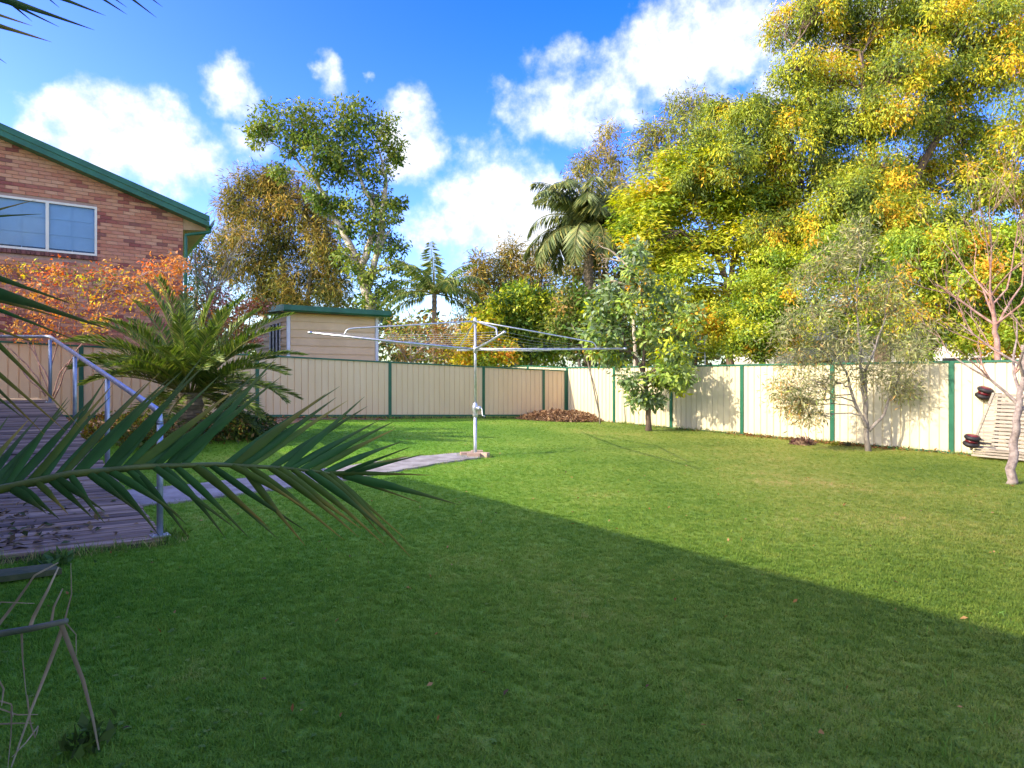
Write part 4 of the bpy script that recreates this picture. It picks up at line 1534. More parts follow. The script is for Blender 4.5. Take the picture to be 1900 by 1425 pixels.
# autumn-coloured large trees behind the right fence
FEA = [((.10, .15, .022), 2), ((.19, .23, .022), 3.2), ((.29, .29, .022), 3), ((.38, .33, .024), 1.6), ((.46, .28, .02), .6)]
tree('feathery_tree', 'layered feathery yellow-green tree with curved grey trunk right of the drooping palm', 'tree',
     [[(1350, 690), (1352, 580), (1348, 520), (1330, 475), (1290, 440), (1245, 425)], [(1350, 540), (1365, 470), (1395, 410), (1420, 370)], [(1345, 515), (1325, 440), (1300, 380), (1290, 330)]],
     [(1180, 370, 30), (1225, 350, 38), (1270, 330, 38), (1310, 305, 34), (1250, 300, 28), (1350, 340, 40), (1210, 400, 38), (1260, 385, 44), (1310, 375, 44), (1360, 390, 42), (1400, 360, 38), (1195, 445, 34), (1240, 450, 42), (1290, 455, 44), (1340, 450, 38), (1390, 440, 42), (1225, 500, 36), (1275, 510, 40), (1400, 500, 38), (1430, 430, 34), (1255, 560, 34), (1310, 550, 34), (1380, 550, 34), (1430, 480, 30), (1165, 420, 24), (1450, 390, 34), (1470, 450, 34), (1460, 510, 34), (1330, 590, 34), (1200, 560, 28), (1440, 560, 34)],
     'feather', FEA, 21.5, M['bark_brown'], clusters=30, leaves=66, seed=51, base_r=.15, branch_r=.06, leaf_scale=.85, bright=1.15, spread=.95, zjit=.8)
AUT = [((.05, .07, .017), 1.8), ((.095, .12, .02), 3.0), ((.165, .185, .022), 3.4), ((.25, .245, .022), 2.6), ((.33, .275, .02), 1.2), ((.42, .22, .018), .25)]
tree('autumn_tree', 'towering autumn tree of green, yellow and orange leaves filling the upper right', 'tree',
     [[(1640, 690), (1638, 560), (1630, 430), (1620, 300), (1604, 200), (1600, 120)], [(1632, 460), (1700, 330), (1760, 220), (1780, 140)], [(1628, 420), (1540, 320), (1490, 200), (1470, 90)], [(1634, 500), (1760, 430), (1850, 360)], [(1630, 450), (1500, 400), (1400, 330)]],
     [(1555, 372, 40, -1.8), (1615, 382, 42, -2.2), (1665, 366, 40, -1.8), (1705, 392, 38, -2.0), (1640, 420, 36, -2.2), (1590, 345, 36, -1.6), (1300, 270, 34), (1290, 330, 30), (1400, 200, 30), (1440, 215, 30), (1500, 470, 44), (1570, 480, 44), (1640, 470, 44), (1720, 480, 44), (1800, 500, 44), (1870, 510, 44), (1420, 430, 40), (1470, 50, 50), (1520, 15, 50), (1560, 70, 60), (1620, 30, 60), (1680, 50, 60), (1740, 20, 60), (1800, 60, 64), (1860, 40, 60), (1890, 110, 56),
      (1480, 130, 46), (1530, 150, 54), (1600, 130, 60), (1670, 130, 60), (1740, 130, 60), (1810, 150, 60), (1500, 200, 44),
      (1330, 225, 40), (1380, 235, 46), (1420, 280, 50), (1360, 300, 44), (1470, 260, 50), (1530, 240, 54), (1590, 220, 60), (1660, 210, 60), (1730, 220, 60), (1800, 250, 56), (1870, 270, 50),
      (1430, 350, 50), (1490, 330, 54), (1550, 320, 58), (1620, 320, 60), (1690, 320, 60), (1760, 330, 58), (1830, 340, 54), (1885, 360, 46),
      (1460, 420, 46), (1530, 410, 50), (1590, 430, 44), (1690, 420, 50), (1760, 430, 54), (1830, 440, 50), (1890, 450, 44),
      (1560, -50, 70), (1660, -60, 80), (1760, -60, 80), (1860, -50, 80), (1950, 50, 80), (1960, 200, 80), (1960, 350, 70)],
     'droopy', AUT, 20.5, M['bark_brown'], clusters=42, leaves=78, seed=52, base_r=.28, branch_r=.09, leaf_scale=.54, zjit=.9, spread=1.15, bright=1.42)
# leafy bushes leaning over the right fence
BUSH = [((.09, .14, .024), 2), (LG, 3), ((.22, .25, .024), 3.2), ((.30, .30, .025), 2.4), ((.40, .33, .024), .9), (OR, .08)]
for i, (lab, Zb, foot, lobes) in enumerate((
        ('lime green bush above the fence post right of the small magnolia tree', 19.5, 1290, [(1250, 590, 34), (1290, 600, 36), (1330, 585, 36), (1265, 635, 30), (1305, 640, 30), (1340, 630, 30), (1240, 545, 26)]),
        ('yellow-green bush over the fence, left of the olive bottlebrush', 17.6, 1415, [(1440, 480, 30), (1390, 520, 30), (1480, 500, 28), (1380, 580, 38), (1420, 560, 40), (1460, 580, 40), (1390, 620, 34), (1430, 620, 36), (1470, 625, 32), (1450, 530, 34), (1410, 650, 22), (1370, 640, 22)]),
        ('light green bush directly behind the olive bottlebrush', 16.6, 1570, [(1520, 470, 36), (1580, 470, 36), (1640, 465, 36), (1560, 440, 30), (1500, 540, 36), (1545, 520, 40), (1595, 530, 40), (1640, 520, 38), (1520, 590, 36), (1570, 590, 40), (1620, 590, 38), (1650, 610, 34), (1590, 630, 28), (1660, 560, 30)]),
        ('golden-tipped bush above the fence near the tallest green post', 15.2, 1725, [(1700, 450, 36), (1760, 450, 36), (1680, 500, 40), (1725, 480, 44), (1770, 500, 40), (1700, 550, 40), (1745, 550, 40), (1690, 610, 32), (1735, 610, 34), (1775, 580, 32), (1700, 645, 20)]),
        ('green and gold bush behind the bare pink-barked tree', 14.4, 1850, [(1800, 460, 38), (1860, 450, 40), (1920, 470, 44), (1810, 520, 44), (1860, 500, 46), (1895, 540, 44), (1820, 580, 40), (1870, 590, 44), (1800, 630, 30), (1845, 635, 32), (1890, 635, 34), (1930, 580, 50)]))):
    tree('leafy_bush', lab, 'bush', [[(foot, 700), (foot, 640), (foot + 5, 570)], [(foot, 660), (foot - 35, 590)], [(foot, 660), (foot + 40, 590)]], lobes, 'broad' if i != 3 else 'droopy', BUSH, Zb, M['bark_brown'],
         clusters=40, leaves=56, seed=60 + i, base_r=.07, leaf_scale=.50, bright=1.2, spread=1.15, group='bushes behind the right fence', branch_r=.04)

# magnolia-like small tree inside the fence
tree('magnolia_tree', 'small grey-green broad-leaved tree on the lawn edge beside the hoist arm', 'tree',
     [[(1204, 797), (1202, 740), (1196, 700), (1180, 665), (1160, 640), (1150, 600)], [(1198, 712), (1225, 670), (1240, 620), (1245, 570)], [(1194, 690), (1196, 620), (1190, 540)]],
     [(1172, 512, 20), (1140, 540, 24), (1200, 530, 24), (1112, 575, 22), (1160, 575, 26), (1215, 580, 26), (1250, 565, 24), (1285, 590, 18), (1098, 612, 20), (1140, 618, 26), (1188, 622, 26), (1236, 615, 26), (1272, 630, 20), (1112, 650, 18), (1148, 662, 16), (1225, 658, 20), (1262, 668, 18), (1168, 708, 13), (1222, 706, 13), (1256, 712, 12), (1186, 738, 8), (1216, 742, 7), (1180, 470, 14), (1236, 690, 14, -.9), (1265, 695, 12, -1.1), (1244, 655, 15, -1.0)],
     'broad', [(GG, 2.4), ((.12, .17, .06), 2.2), ((.20, .26, .05), 2.2), ((.06, .09, .03), 1.2), (OR, .3), ((.24, .29, .10), 1), (YG, 1)], 17.05, M['bark_brown'], clusters=24, leaves=17, seed=71, base_r=.085, branch_r=.04, leaf_scale=.92, spread=.75, bright=1.1, zjit=1.2)
# bottlebrush
tree('bottlebrush_shrub', 'sparse olive bottlebrush shrub with several stems against the right fence', 'shrub',
     [[(1612, 832), (1606, 770), (1600, 700), (1592, 620), (1590, 540)], [(1611, 800), (1585, 745), (1570, 690), (1540, 640), (1510, 600)], [(1612, 800), (1640, 770), (1660, 720), (1680, 680)], [(1607, 770), (1605, 690), (1640, 600), (1650, 530)]],
     [(1500, 520, 22), (1540, 482, 24), (1596, 470, 28), (1645, 520, 26), (1462, 612, 26), (1512, 585, 32), (1562, 560, 34), (1612, 550, 34), (1662, 575, 28), (1705, 610, 24), (1590, 430, 14), (1480, 670, 30), (1520, 650, 34), (1570, 640, 36), (1620, 630, 36), (1665, 640, 32),
      (1450, 720, 20), (1490, 730, 26), (1530, 705, 26), (1600, 690, 26), (1660, 690, 26), (1500, 770, 14), (1470, 750, 14), (1680, 720, 18), (1700, 650, 18)],
     'thin', [((.17, .17, .075), 3), ((.24, .22, .11), 2.4), ((.10, .11, .045), 2), ((.22, .24, .06), 1.2), (TA, .5)], 12.72, M['bark_grey'], clusters=44, leaves=19, seed=72, base_r=.055, branch_r=.022, leaf_scale=.9, bright=1.2, zjit=1.0, spread=1.25)


# ------------------------------------------------------------------ leafless trees
def bare_tree(name, label, Z, trunk, r0, seed, n_main, spread, mat, depth=4, twig=None, height=None, buds=None, group=None, shoots=(0.0, .9)):
    rng = np.random.default_rng(seed)
    pts = [P(t[0], t[1], Z) for t in trunk]
    g = ground_h(pts[0].x, pts[0].y)
    pts[0].z = g - .05
    root = thing(name, label, 'tree', Vector((pts[0].x, pts[0].y, g)), group)
    mb, tw = MB(), MB()
    fine = []
    for i in range(len(pts) - 1):
        fine += wiggle(pts[i], pts[i + 1], .03, 4, rng)[:-1]
    fine.append(pts[-1])
    n = len(fine)
    rad = [r0 * (1 - .6 * i / (n - 1)) * (1.3 if i == 0 else 1) for i in range(n)]
    mb.tube(fine, rad, 10)

    def grow(p, d, ln, r, lev):
        seg = 4
        q = Vector(p); dd = Vector(d)
        ps, rs = [q.copy()], [r]
        for i in range(seg):
            dd = (dd + Vector(rng.normal(size=3)) * .16 + Vector((0, 0, .10))).normalized()
            q = q + dd * (ln / seg)
            ps.append(q.copy()); rs.append(max(.0022, r * (1 - .62 * (i + 1) / seg)))
        (mb if lev < 2 else tw).tube(ps, rs, 7 if lev < 2 else 5, cap=False)
        if lev >= depth: return
        k = int(rng.integers(2, 5)) if lev < 3 else int(rng.integers(1, 4))
        for _ in range(k):
            j = int(rng.integers(1, seg + 1))
            ax = Vector(rng.normal(size=3)).normalized()
            nd = (dd + ax * rng.uniform(.45, .85)).normalized()
            nd.z = abs(nd.z) * .7 + .2
            grow(ps[j], nd.normalized(), ln * rng.uniform(.5, .78), rs[j] * .72, lev + 1)

    for i in range(n_main):
        t = shoots[0] + (shoots[1] - shoots[0]) * (i + .5) / n_main
        k = min(n - 1, int(n * (.45 + .55 * t)))
        az = i * 2.4 + rng.uniform(-.4, .4)
        d = Vector((math.cos(az) * spread, math.sin(az) * spread, rng.uniform(.5, 1.0))).normalized()
        grow(fine[k], d, height * rng.uniform(.75, 1.1), rad[k] * .62, 1)
    part('trunk', mb, mat, root, smooth=True)
    part('twigs', tw, twig or mat, root, smooth=True, kind='stuff')
    return root


bare_tree('bare_tree', 'leafless pink-barked tree at the right edge in front of the lounger', 8.75, [(1876, 898), (1882, 840), (1886, 790), (1892, 740), (1900, 690), (1898, 640)], .062, 14, 8, .95, M['bark_pink'], depth=4, twig=M['twig_red'], height=1.25)
bare_tree('bare_tree', 'tall leafless red-twigged tree behind the right fence above the lounger', 13.0, [(1850, 700), (1850, 640), (1845, 590), (1838, 540)], .07, 23, 8, .55, M['twig_red'], depth=4, height=1.6)
bare_tree('bare_tree', 'pale leafless branching tree beside the brick house corner behind the date palm', 18.6, [(382, 700), (384, 600), (388, 550), (396, 515)], .07, 5, 6, .9, M['bark_pale'], depth=3, height=1.3)


def sapling():
    Z = 19.2
    b = P(1114, 790, Z); b.z = ground_h(b.x, b.y)
    root = thing('leaning_sapling', 'thin forked leaning sapling stem beside the leaf pile in the fence corner', 'sapling', b)
    for pts, r in (([(1114, 792), (1112, 770), (1104, 735), (1097, 700), (1088, 660)], .03), ([(1112, 768), (1108, 735), (1100, 705), (1095, 690)], .022), ([(1097, 700), (1080, 640), (1060, 600)], .015), ([(1095, 690), (1100, 640), (1096, 600)], .013)):
        mb = MB(); q = [P(x, y, Z) for x, y in pts]
        mb.tube(q, [r * (1 - .5 * i / (len(q) - 1)) for i in range(len(q))], 7)
        part('stem', mb, M['bark_grey'], root, smooth=True)


sapling()

# orange-red shrub in front of the brick house
tree('orange_shrub', 'orange and red leaved shrub with many canes below the brick house window', 'shrub',
     [[(95, 748), (88, 700), (60, 650), (30, 600)], [(92, 735), (95, 680), (110, 610), (120, 560)], [(96, 740), (60, 690), (10, 640)], [(100, 740), (125, 680), (170, 610), (190, 560)], [(85, 735), (50, 700), (20, 660)], [(92, 730), (75, 690), (62, 640)], [(98, 735), (112, 690), (150, 640)]],
     [(20, 510, 30), (70, 515, 32), (120, 505, 30), (170, 520, 32), (215, 510, 28), (260, 520, 28), (300, 500, 26), (325, 490, 20), (30, 560, 36), (90, 560, 36), (150, 565, 34), (210, 555, 32), (270, 560, 28), (40, 610, 30), (110, 610, 28), (320, 540, 20), (180, 605, 22), (-30, 560, 40)],
     'small', [((.46, .17, .05), 3), ((.42, .22, .07), 2.2), (OR, 2.2), (RE, 2), (YE, 1.2), ((.32, .17, .05), 1.8), ((.20, .10, .03), 1.2), (OL, .9)], 13.1, M['twig_red'], clusters=34, leaves=11, seed=81, base_r=.022, branch_r=.016, leaf_scale=.62, bright=1.15)
tree('berry_shrub', 'twiggy red-tinged shrub between the date palm and the shed roof', 'shrub',
     [[(455, 690), (452, 640), (450, 590)], [(455, 660), (425, 600), (410, 560)], [(455, 660), (480, 610)]],
     [(462, 572, 10), (485, 568, 10), (440, 590, 26), (410, 560, 28), (420, 610, 28), (460, 620, 24), (390, 590, 26)],
     'small', [((.40, .16, .11), 2), (BR, 2), (TA, 2), (RE, 1.2), (OL, .7)], 16.9, M['bark_pale'], clusters=40, leaves=14, seed=82, base_r=.03, branch_r=.016, leaf_scale=.8)

# date palm
def date_palm():
    rng = np.random.default_rng(18)
    Z = 12.4
    c = P(352, 728, Z)
    gz = ground_h(c.x, c.y)
    specs = []
    # fronds of the photograph: tip pixel -> azimuth, elevation
    for (tx, ty, dzz, ln, dr) in ((275, 492, 0, 1.0, .55), (300, 490, -.6, 1.0, .6), (390, 505, .2, .9, .35), (455, 520, 0, .95, .5), (425, 545, -.5, .85, .5), (545, 570, .2, 1.1, .75), (520, 600, -.4, 1.0, .7), (175, 560, .2, 1.0, .7), (190, 600, -.3, .95, .8),
                                   (160, 645, -.6, 1.0, .85), (560, 655, -.2, 1.05, .75), (540, 690, -.6, .95, .9), (230, 500, .5, 1.0, .6), (340, 490, .7, .95, .4), (480, 560, .8, .95, .6), (210, 540, .9, 1.0, .6), (250, 700, -1.3, .75, .9), (450, 720, -1.3, .75, .9),
                                   (520, 745, -.5, .95, 1.1), (190, 690, -.5, .9, 1.1), (330, 560, -1.2, .8, .7), (400, 580, -1.2, .8, .7), (300, 640, -1.5, .75, .8)):
        p = P(tx, ty, Z + dzz)
        d = p - c
        el = math.atan2(d.z, math.hypot(d.x, d.y))
        specs.append((math.atan2(d.y, d.x), el + dr * .42, ln * 1.03, dr))
    for i in range(34):
        specs.append((i * 2.399 + .5, rng.uniform(-.35, 1.1), rng.uniform(.7, 1.0), rng.uniform(.6, 1.1)))
    palm('date_palm', 'stocky green date palm with arching fronds in front of the back fence', c, gz, .24, specs, 72, .36, [(.13, .20, .03), (.18, .26, .036), (.085, .14, .028), (.27, .31, .06)], (.26, .26, .06), 19, length=2.2, width=.033, v=.42, forward=.62, rr=.02)


date_palm()


# ------------------------------------------------------------------ foreground palm, leaflet by leaflet
def blade(p0, p1, width, sag, fold, rng, sidev=None, bend=0.0):
    """V-folded tapering leaflet from p0 to p1"""
    seg = 7
    p0, p1 = Vector(p0), Vector(p1)
    d = (p1 - p0)
    L = d.length
    d.normalize()
    s = sidev or d.cross(Vector((0, 1, 0)))
    s = (s - d * s.dot(d)).normalized()
    u = s.cross(d)
    V, F = [], []
    for i in range(seg + 1):
        t = i / seg
        c = p0.lerp(p1, t) + Vector((0, 0, -sag * L * t * t + sag * L * t)) + u * (bend * L * math.sin(math.pi * t))
        w = width * (.55 + .45 * math.sin(math.pi * min(1, t * 1.4 + .1))) * (1 - t ** 3.0) + .0006
        V += [c + s * w * .5 + u * w * fold, c, c - s * w * .5 + u * w * fold]
        if i:
            a = 3 * (i - 1)
            F += [(a, a + 1, a + 4, a + 3), (a + 1, a + 2, a + 5, a + 4)]
    mb = MB(); mb.add(V, F)
    return mb


def palm_leaf_mat(name, base, tip, trans=.2):
    """green leaflet that browns along its length; t comes from the uv-like attribute 'Tip'"""
    m, nt, N, L, b = new_mat(name)
    at = N.new('ShaderNodeAttribute'); at.attribute_name = 'Tip'
    rp = N.new('ShaderNodeValToRGB')
    rp.color_ramp.elements[0].color = (*base, 1); rp.color_ramp.elements[0].position = .45
    rp.color_ramp.elements[1].color = (*tip, 1); rp.color_ramp.elements[1].position = 1.0
    L.new(at.outputs['Fac'], rp.inputs[0])
    tc = N.new('ShaderNodeTexCoord')
    nz = N.new('ShaderNodeTexNoise'); nz.inputs['Scale'].default_value = 14; nz.inputs['Detail'].default_value = 5
    L.new(tc.outputs['Object'], nz.inputs['Vector'])
    oi = N.new('ShaderNodeObjectInfo')
    ad = N.new('ShaderNodeMath'); ad.operation = 'MULTIPLY_ADD'
    L.new(oi.outputs['Random'], ad.inputs[0]); ad.inputs[1].default_value = .55
    L.new(nz.outputs[0], ad.inputs[2])
    mr = N.new('ShaderNodeMapRange'); mr.inputs['From Max'].default_value = 1.4; mr.inputs['To Min'].default_value = .5; mr.inputs['To Max'].default_value = 1.6
    L.new(ad.outputs[0], mr.inputs[0])
    sc = N.new('ShaderNodeVectorMath'); sc.operation = 'SCALE'
    L.new(rp.outputs[0], sc.inputs[0]); L.new(mr.outputs[0], sc.inputs['Scale'])
    L.new(sc.outputs[0], b.inputs['Base Color'])
    b.inputs['Roughness'].default_value = .48
    b.inputs['Specular IOR Level'].default_value = .22
    tr = N.new('ShaderNodeBsdfTranslucent'); L.new(sc.outputs[0], tr.inputs['Color'])
    mx = N.new('ShaderNodeMixShader'); mx.inputs[0].default_value = trans
    L.new(b.outputs[0], mx.inputs[1]); L.new(tr.outputs[0], mx.inputs[2]); L.new(mx.outputs[0], N['Material Output'].inputs[0])
    return m


M['fg_leaf'] = palm_leaf_mat('near_palm_leaflet', (.036, .115, .026), (.12, .14, .035))
M['fg_leaf_y'] = palm_leaf_mat('near_palm_leaflet_yellowing', (.08, .14, .022), (.40, .27, .06))
M['fg_dry'] = palm_leaf_mat('dead_palm_leaflet', (.34, .27, .17), (.50, .43, .30), .1)
M['rachis'] = surf('palm_rachis', (.05, .085, .016), (.13, .165, .03), .5, 8, 5, .2, 40)
M['rachis_dry'] = surf('cut_palm_stalk', (.10, .13, .08), (.24, .20, .13), .6, 8, 5, .3, 40)


def add_blade(name, mb, mat, parent):
    me = mb.mesh(name, mat, smooth=True)
    n = len(me.vertices)
    at = me.attributes.new('Tip', 'FLOAT', 'POINT')
    at.data.foreach_set('value', np.repeat(np.linspace(0, 1, n // 3), 3).astype(np.float32))
    return link(name, me, parent, (0, 0, 0))


def foreground_palm():
    rng = np.random.default_rng(33)
    foot = Vector((-2.75, 1.75, ground_h(-2.75, 1.75)))
    root = thing('near_palm', 'dark green feather palm at the left whose frond reaches across the foreground', 'palm', foot)
    mb = MB()
    crown = Vector((-2.72, 1.78, 1.02))
    mb.tube([foot + Vector((0, 0, -.1)), foot + Vector((.02, .01, .3)), foot + Vector((.0, .02, .62)), crown + Vector((0, 0, .1))], [.24, .21, .22, .16], 14)
    part('trunk', mb, M['trunk_palm'], root, smooth=True)

    def frond(pts, radii, dry=False):
        m_ = MB(); m_.tube(pts, radii, 8)
        return part('frond', m_, M['rachis_dry' if dry else 'rachis'], root, smooth=True)

    # --- main frond
    ctrl = [(crown, None), (P(-120, 935, 1.72), 1), (P(0, 908, 1.74), 1), (P(130, 880, 1.78), 1), (P(270, 866, 1.84), 1), (P(400, 862, 1.92), 1), (P(520, 868, 2.0), 1), (P(600, 876, 2.06), 1), (P(648, 886, 2.1), 1)]
    pts = [c[0] for c in ctrl]
    fr = frond(pts, [.020, .015, .0125, .011, .009, .0072, .0055, .004, .0024])

    def rach(px):
        xs = [-120, 0, 130, 270, 400, 520, 600, 648]
        for i in range(len(xs) - 1):
            if px <= xs[i + 1] or i == len(xs) - 2:
                return pts[i + 1].lerp(pts[i + 2], (px - xs[i]) / (xs[i + 1] - xs[i]))

    def zof(p): return p.y

    nU = 40
    for i in range(nU):
        t = i / (nU - 1)
        bx_ = -90 + 725 * t + rng.uniform(-7, 7)
        p = rach(bx_)
        if rng.random() < .08: continue
        ang = math.radians(53 - 20 * t - (16 * max(0, (t - .82) / .18)) + rng.normal() * 4.5)
        ln = (205 + 55 * math.sin(math.pi * min(1, t * 1.05))) * rng.uniform(.9, 1.08) * (1 - .30 * max(0, (t - .8) / .2))
        px = bx_ + ln * math.cos(ang); py = (EYE - p.z) * FPX / p.y + HOR - ln * math.sin(ang)
        tip = P(px, py, p.y + .16 + rng.uniform(-.05, .07))
        y_ = rng.random() < (.1 + .5 * t * t)
        add_blade('leaflet', blade(p, tip, rng.uniform(.021, .030), rng.uniform(.005, .06), .30, rng, bend=rng.uniform(-.02, .02)), M['fg_leaf_y' if y_ else 'fg_leaf'], fr)
    nL = 27
    for i in range(nL):
        t = i / (nL - 1)
        bx_ = 10 + 625 * t + rng.uniform(-8, 8)
        p = rach(bx_)
        ang = math.radians(-(40 - 4 * t) + rng.normal() * 6 + (30 if t > .985 else 0))
        ln = (95 + 110 * sm(0, .5, t)) * rng.uniform(.82, 1.1)
        px = bx_ + ln * math.cos(ang); py = (EYE - p.z) * FPX / p.y + HOR - ln * math.sin(ang)
        tip = P(px, py, p.y - .12 + rng.uniform(-.06, .06))
        add_blade('leaflet', blade(p, tip, rng.uniform(.021, .030), rng.uniform(.0, .07), .32, rng, bend=rng.uniform(-.03, .03)), M['fg_leaf_y' if rng.random() < .1 + .55 * t * t else 'fg_leaf'], fr)
    # end fan
    for (px, py) in ((765, 828), (790, 842), (805, 882), (782, 934), (752, 1000), (716, 1004)):
        p = rach(rng.uniform(600, 645))
        add_blade('leaflet', blade(p, P(px, py, p.y + rng.uniform(-.06, .08)), rng.uniform(.013, .018), .02, .3, rng), M['fg_leaf_y' if py > 850 else 'fg_leaf'], fr)

    # --- upright frond just outside the left edge: its leaflets hang into view
    r2 = [crown + Vector((0, 0, .05)), P(-250, 760, 1.75), P(-190, 600, 1.75), P(-120, 470, 1.78), P(-80, 380, 1.82), P(-40, 330, 1.85)]
    fr2 = frond(r2, [.022, .018, .015, .012, .008, .004])
    for (x0, y0, x1, y1, Zb, w, y_) in ((-150, 470, 138, 566, 1.62, .024, 0), (-160, 500, 205, 612, 1.55, .036, 0), (-150, 520, 120, 592, 1.72, .022, 1), (-170, 560, 75, 640, 1.7, .02, 1), (-160, 570, 122, 800, 1.75, .024, 1),
                                          (-130, 520, 148, 792, 1.8, .020, 1), (-150, 590, 84, 808, 1.7, .020, 1), (-140, 640, 46, 778, 1.66, .022, 0), (-150, 610, 30, 752, 1.6, .03, 0), (-110, 410, 78, 397, 1.8, .012, 0), (-110, 420, 66, 371, 1.8, .012, 1), (-100, 540, 160, 640, 1.85, .014, 0)):
        add_blade('leaflet', blade(P(x0, y0, Zb + .1), P(x1, y1, Zb), w, .03, .3, rng), M['fg_leaf_y' if y_ else 'fg_leaf'], fr2)
    # --- overhead frond at the top left corner
    r3 = [crown + Vector((0, 0, .1)), P(-400, 420, 1.6), P(-330, 150, 1.62), P(-200, -20, 1.66), P(-60, -60, 1.75), P(120, -70, 1.86), P(230, -60, 1.95)]
    fr3 = frond(r3, [.022, .019, .016, .013, .01, .007, .004])
    for (x0, y0, x1, y1, w, y_) in ((-120, -45, 176, 56, .026, 0), (-150, -20, 60, 48, .02, 1), (-160, 0, 96, 78, .026, 1), (-100, -50, 110, 50, .018, 0), (-20, -55, 196, 29, .022, 0), (20, -60, 110, 14, .012, 0), (90, -66, 236, 27, .016, 0), (120, -66, 236, 14, .012, 0), (160, -66, 291, 33, .014, 0), (200, -62, 302, 13, .012, 0),
                                        (-130, 20, 12, 118, .016, 0), (-140, 10, 62, 66, .016, 0), (-60, -58, 60, 40, .016, 0)):
        add_blade('leaflet', blade(P(x0, y0, 1.72), P(x1, y1, 1.78), w, .02, .3, rng), M['fg_leaf_y' if y_ else 'fg_leaf'], fr3)
    # two more fronds on the unseen side so that the palm is whole
    for az, el in ((2.6, .9), (3.6, .6), (4.4, .8), (1.9, 1.0)):
        me = frond_mesh(crown, az, el, 1.7, .8, 40, .36, rng, [(.05, .10, .03), (.08, .13, .03)], (.16, .18, .05), width=.024)
        link('frond', me, root, (0, 0, 0))

    # --- cut and withered frond at the bottom left
    Zd = 1.95
    r4 = [crown + Vector((.1, .05, -.35)), P(-150, 1215, Zd), P(0, 1176, Zd), P(60, 1166, Zd), P(124, 1152, Zd)]
    fr4 = frond(r4, [.022, .016, .011, .010, .0085], True)
    for pl, w in (([(108, 1158), (150, 1262), (168, 1330), (182, 1392)], .022), ([(112, 1170), (85, 1240), (55, 1318), (20, 1424)], .016), ([(118, 1154), (134, 1100), (131, 1045)], .007), ([(120, 1156), (138, 1178), (141, 1215)], .007),
                  ([(52, 1166), (60, 1148), (85, 1098), (108, 1052)], .016), ([(-20, 1180), (30, 1112), (62, 1066), (108, 1044)], .011), ([(92, 1160), (100, 1128), (116, 1092)], .012), ([(38, 1170), (42, 1220), (48, 1290)], .010),
                  ([(-20, 1310), (30, 1330), (70, 1326)], .008), ([(-15, 1345), (25, 1338), (62, 1342)], .007), ([(20, 1310), (24, 1360), (14, 1424)], .008), ([(48, 1290), (56, 1345), (66, 1372), (72, 1348), (50, 1380), (22, 1405)], .008), ([(-10, 1300), (20, 1310), (24, 1330)], .008), ([(-60, 1190), (0, 1118), (64, 1120)], .007), ([(-10, 1255), (6, 1280), (2, 1310)], .012)):
        q = [P(x + rng.normal() * 3, y + rng.normal() * 2, Zd + (k % 2) * .03 - .02) if 0 < k < len(pl) - 1 else P(x, y, Zd) for k, (x, y) in enumerate(pl)]
        V, F = [], []
        m_ = MB()
        seg = []
        for k in range(len(q) - 1):
            for j in range(3):
                seg.append(q[k].lerp(q[k + 1], j / 3))
        seg.append(q[-1])
        for k, c in enumerate(seg):
            t = k / (len(seg) - 1)
            d = (seg[min(k + 1, len(seg) - 1)] - seg[max(k - 1, 0)]).normalized()
            s = d.cross(Vector((.2, 1, .1))).normalized()
            u = s.cross(d)
            ww = w * (1 - .7 * t) * 1.05
            V += [c + s * ww * .5 + u * ww * .35, c, c - s * ww * .5 + u * ww * .35]
            if k:
                a = 3 * (k - 1); F += [(a, a + 1, a + 4, a + 3), (a + 1, a + 2, a + 5, a + 4)]
        m_.add(V, F)
        add_blade('leaflet', m_, M['fg_dry'], fr4)


foreground_palm()

# ================================================================== GROUND COVER
def in_ramp(x, y):
    # solve (x,y) = RO + a*RA + c*RC
    dx, dy = x - RO.x, y - RO.y
    det = RA.x * RC.y - RA.y * RC.x
    a = (dx * RC.y - dy * RC.x) / det
    c = (RA.x * dy - RA.y * dx) / det
    return -.06 < a < 12 and -.02 < c < RWID


def near_path(x, y):
    best = 9
    for i in range(len(PATH_C) - 1):
        a, b = PATH_C[i], PATH_C[i + 1]
        ab = b - a
        p = Vector((x, y, 0))
        t = min(1, max(0, (p - a).dot(ab) / ab.length_squared))
        d = (p - a.lerp(b, t)).length - (PATH_W[i] * (1 - t) + PATH_W[i + 1] * t)
        best = min(best, d)
    return best


def lawn_amount(x, y):
    s = -((x - 1.95) * .8245 + (y - 21.99) * .5645)
    d2 = 17.03 - (-.5645 * x + .8245 * y)
    if s < .04 or d2 < .05: return 0.0
    if in_ramp(x, y): return 0.0
    if near_path(x, y) < -.02: return 0.0
    if math.hypot(x + .69, y - 11.6) < .16: return 0.0
    k = 1.0
    bed = bed_amount(x, y)
    k *= 1 - .95 * bed
    return k


def bed_amount(x, y):
    """garden bed round the date palm and along the left part of the back fence"""
    s = -((x - 1.95) * .8245 + (y - 21.99) * .5645)
    d2 = 17.03 - (-.5645 * x + .8245 * y)
    w = .8 + .35 * math.sin(s * 1.3) + 2.2 * sm(8.5, 12.0, s)
    w = w if s > 2 else w + .2
    return sm(w + .5, w - .3, d2) * sm(5.5, 8.5, s) if d2 < w + .5 else 0.0


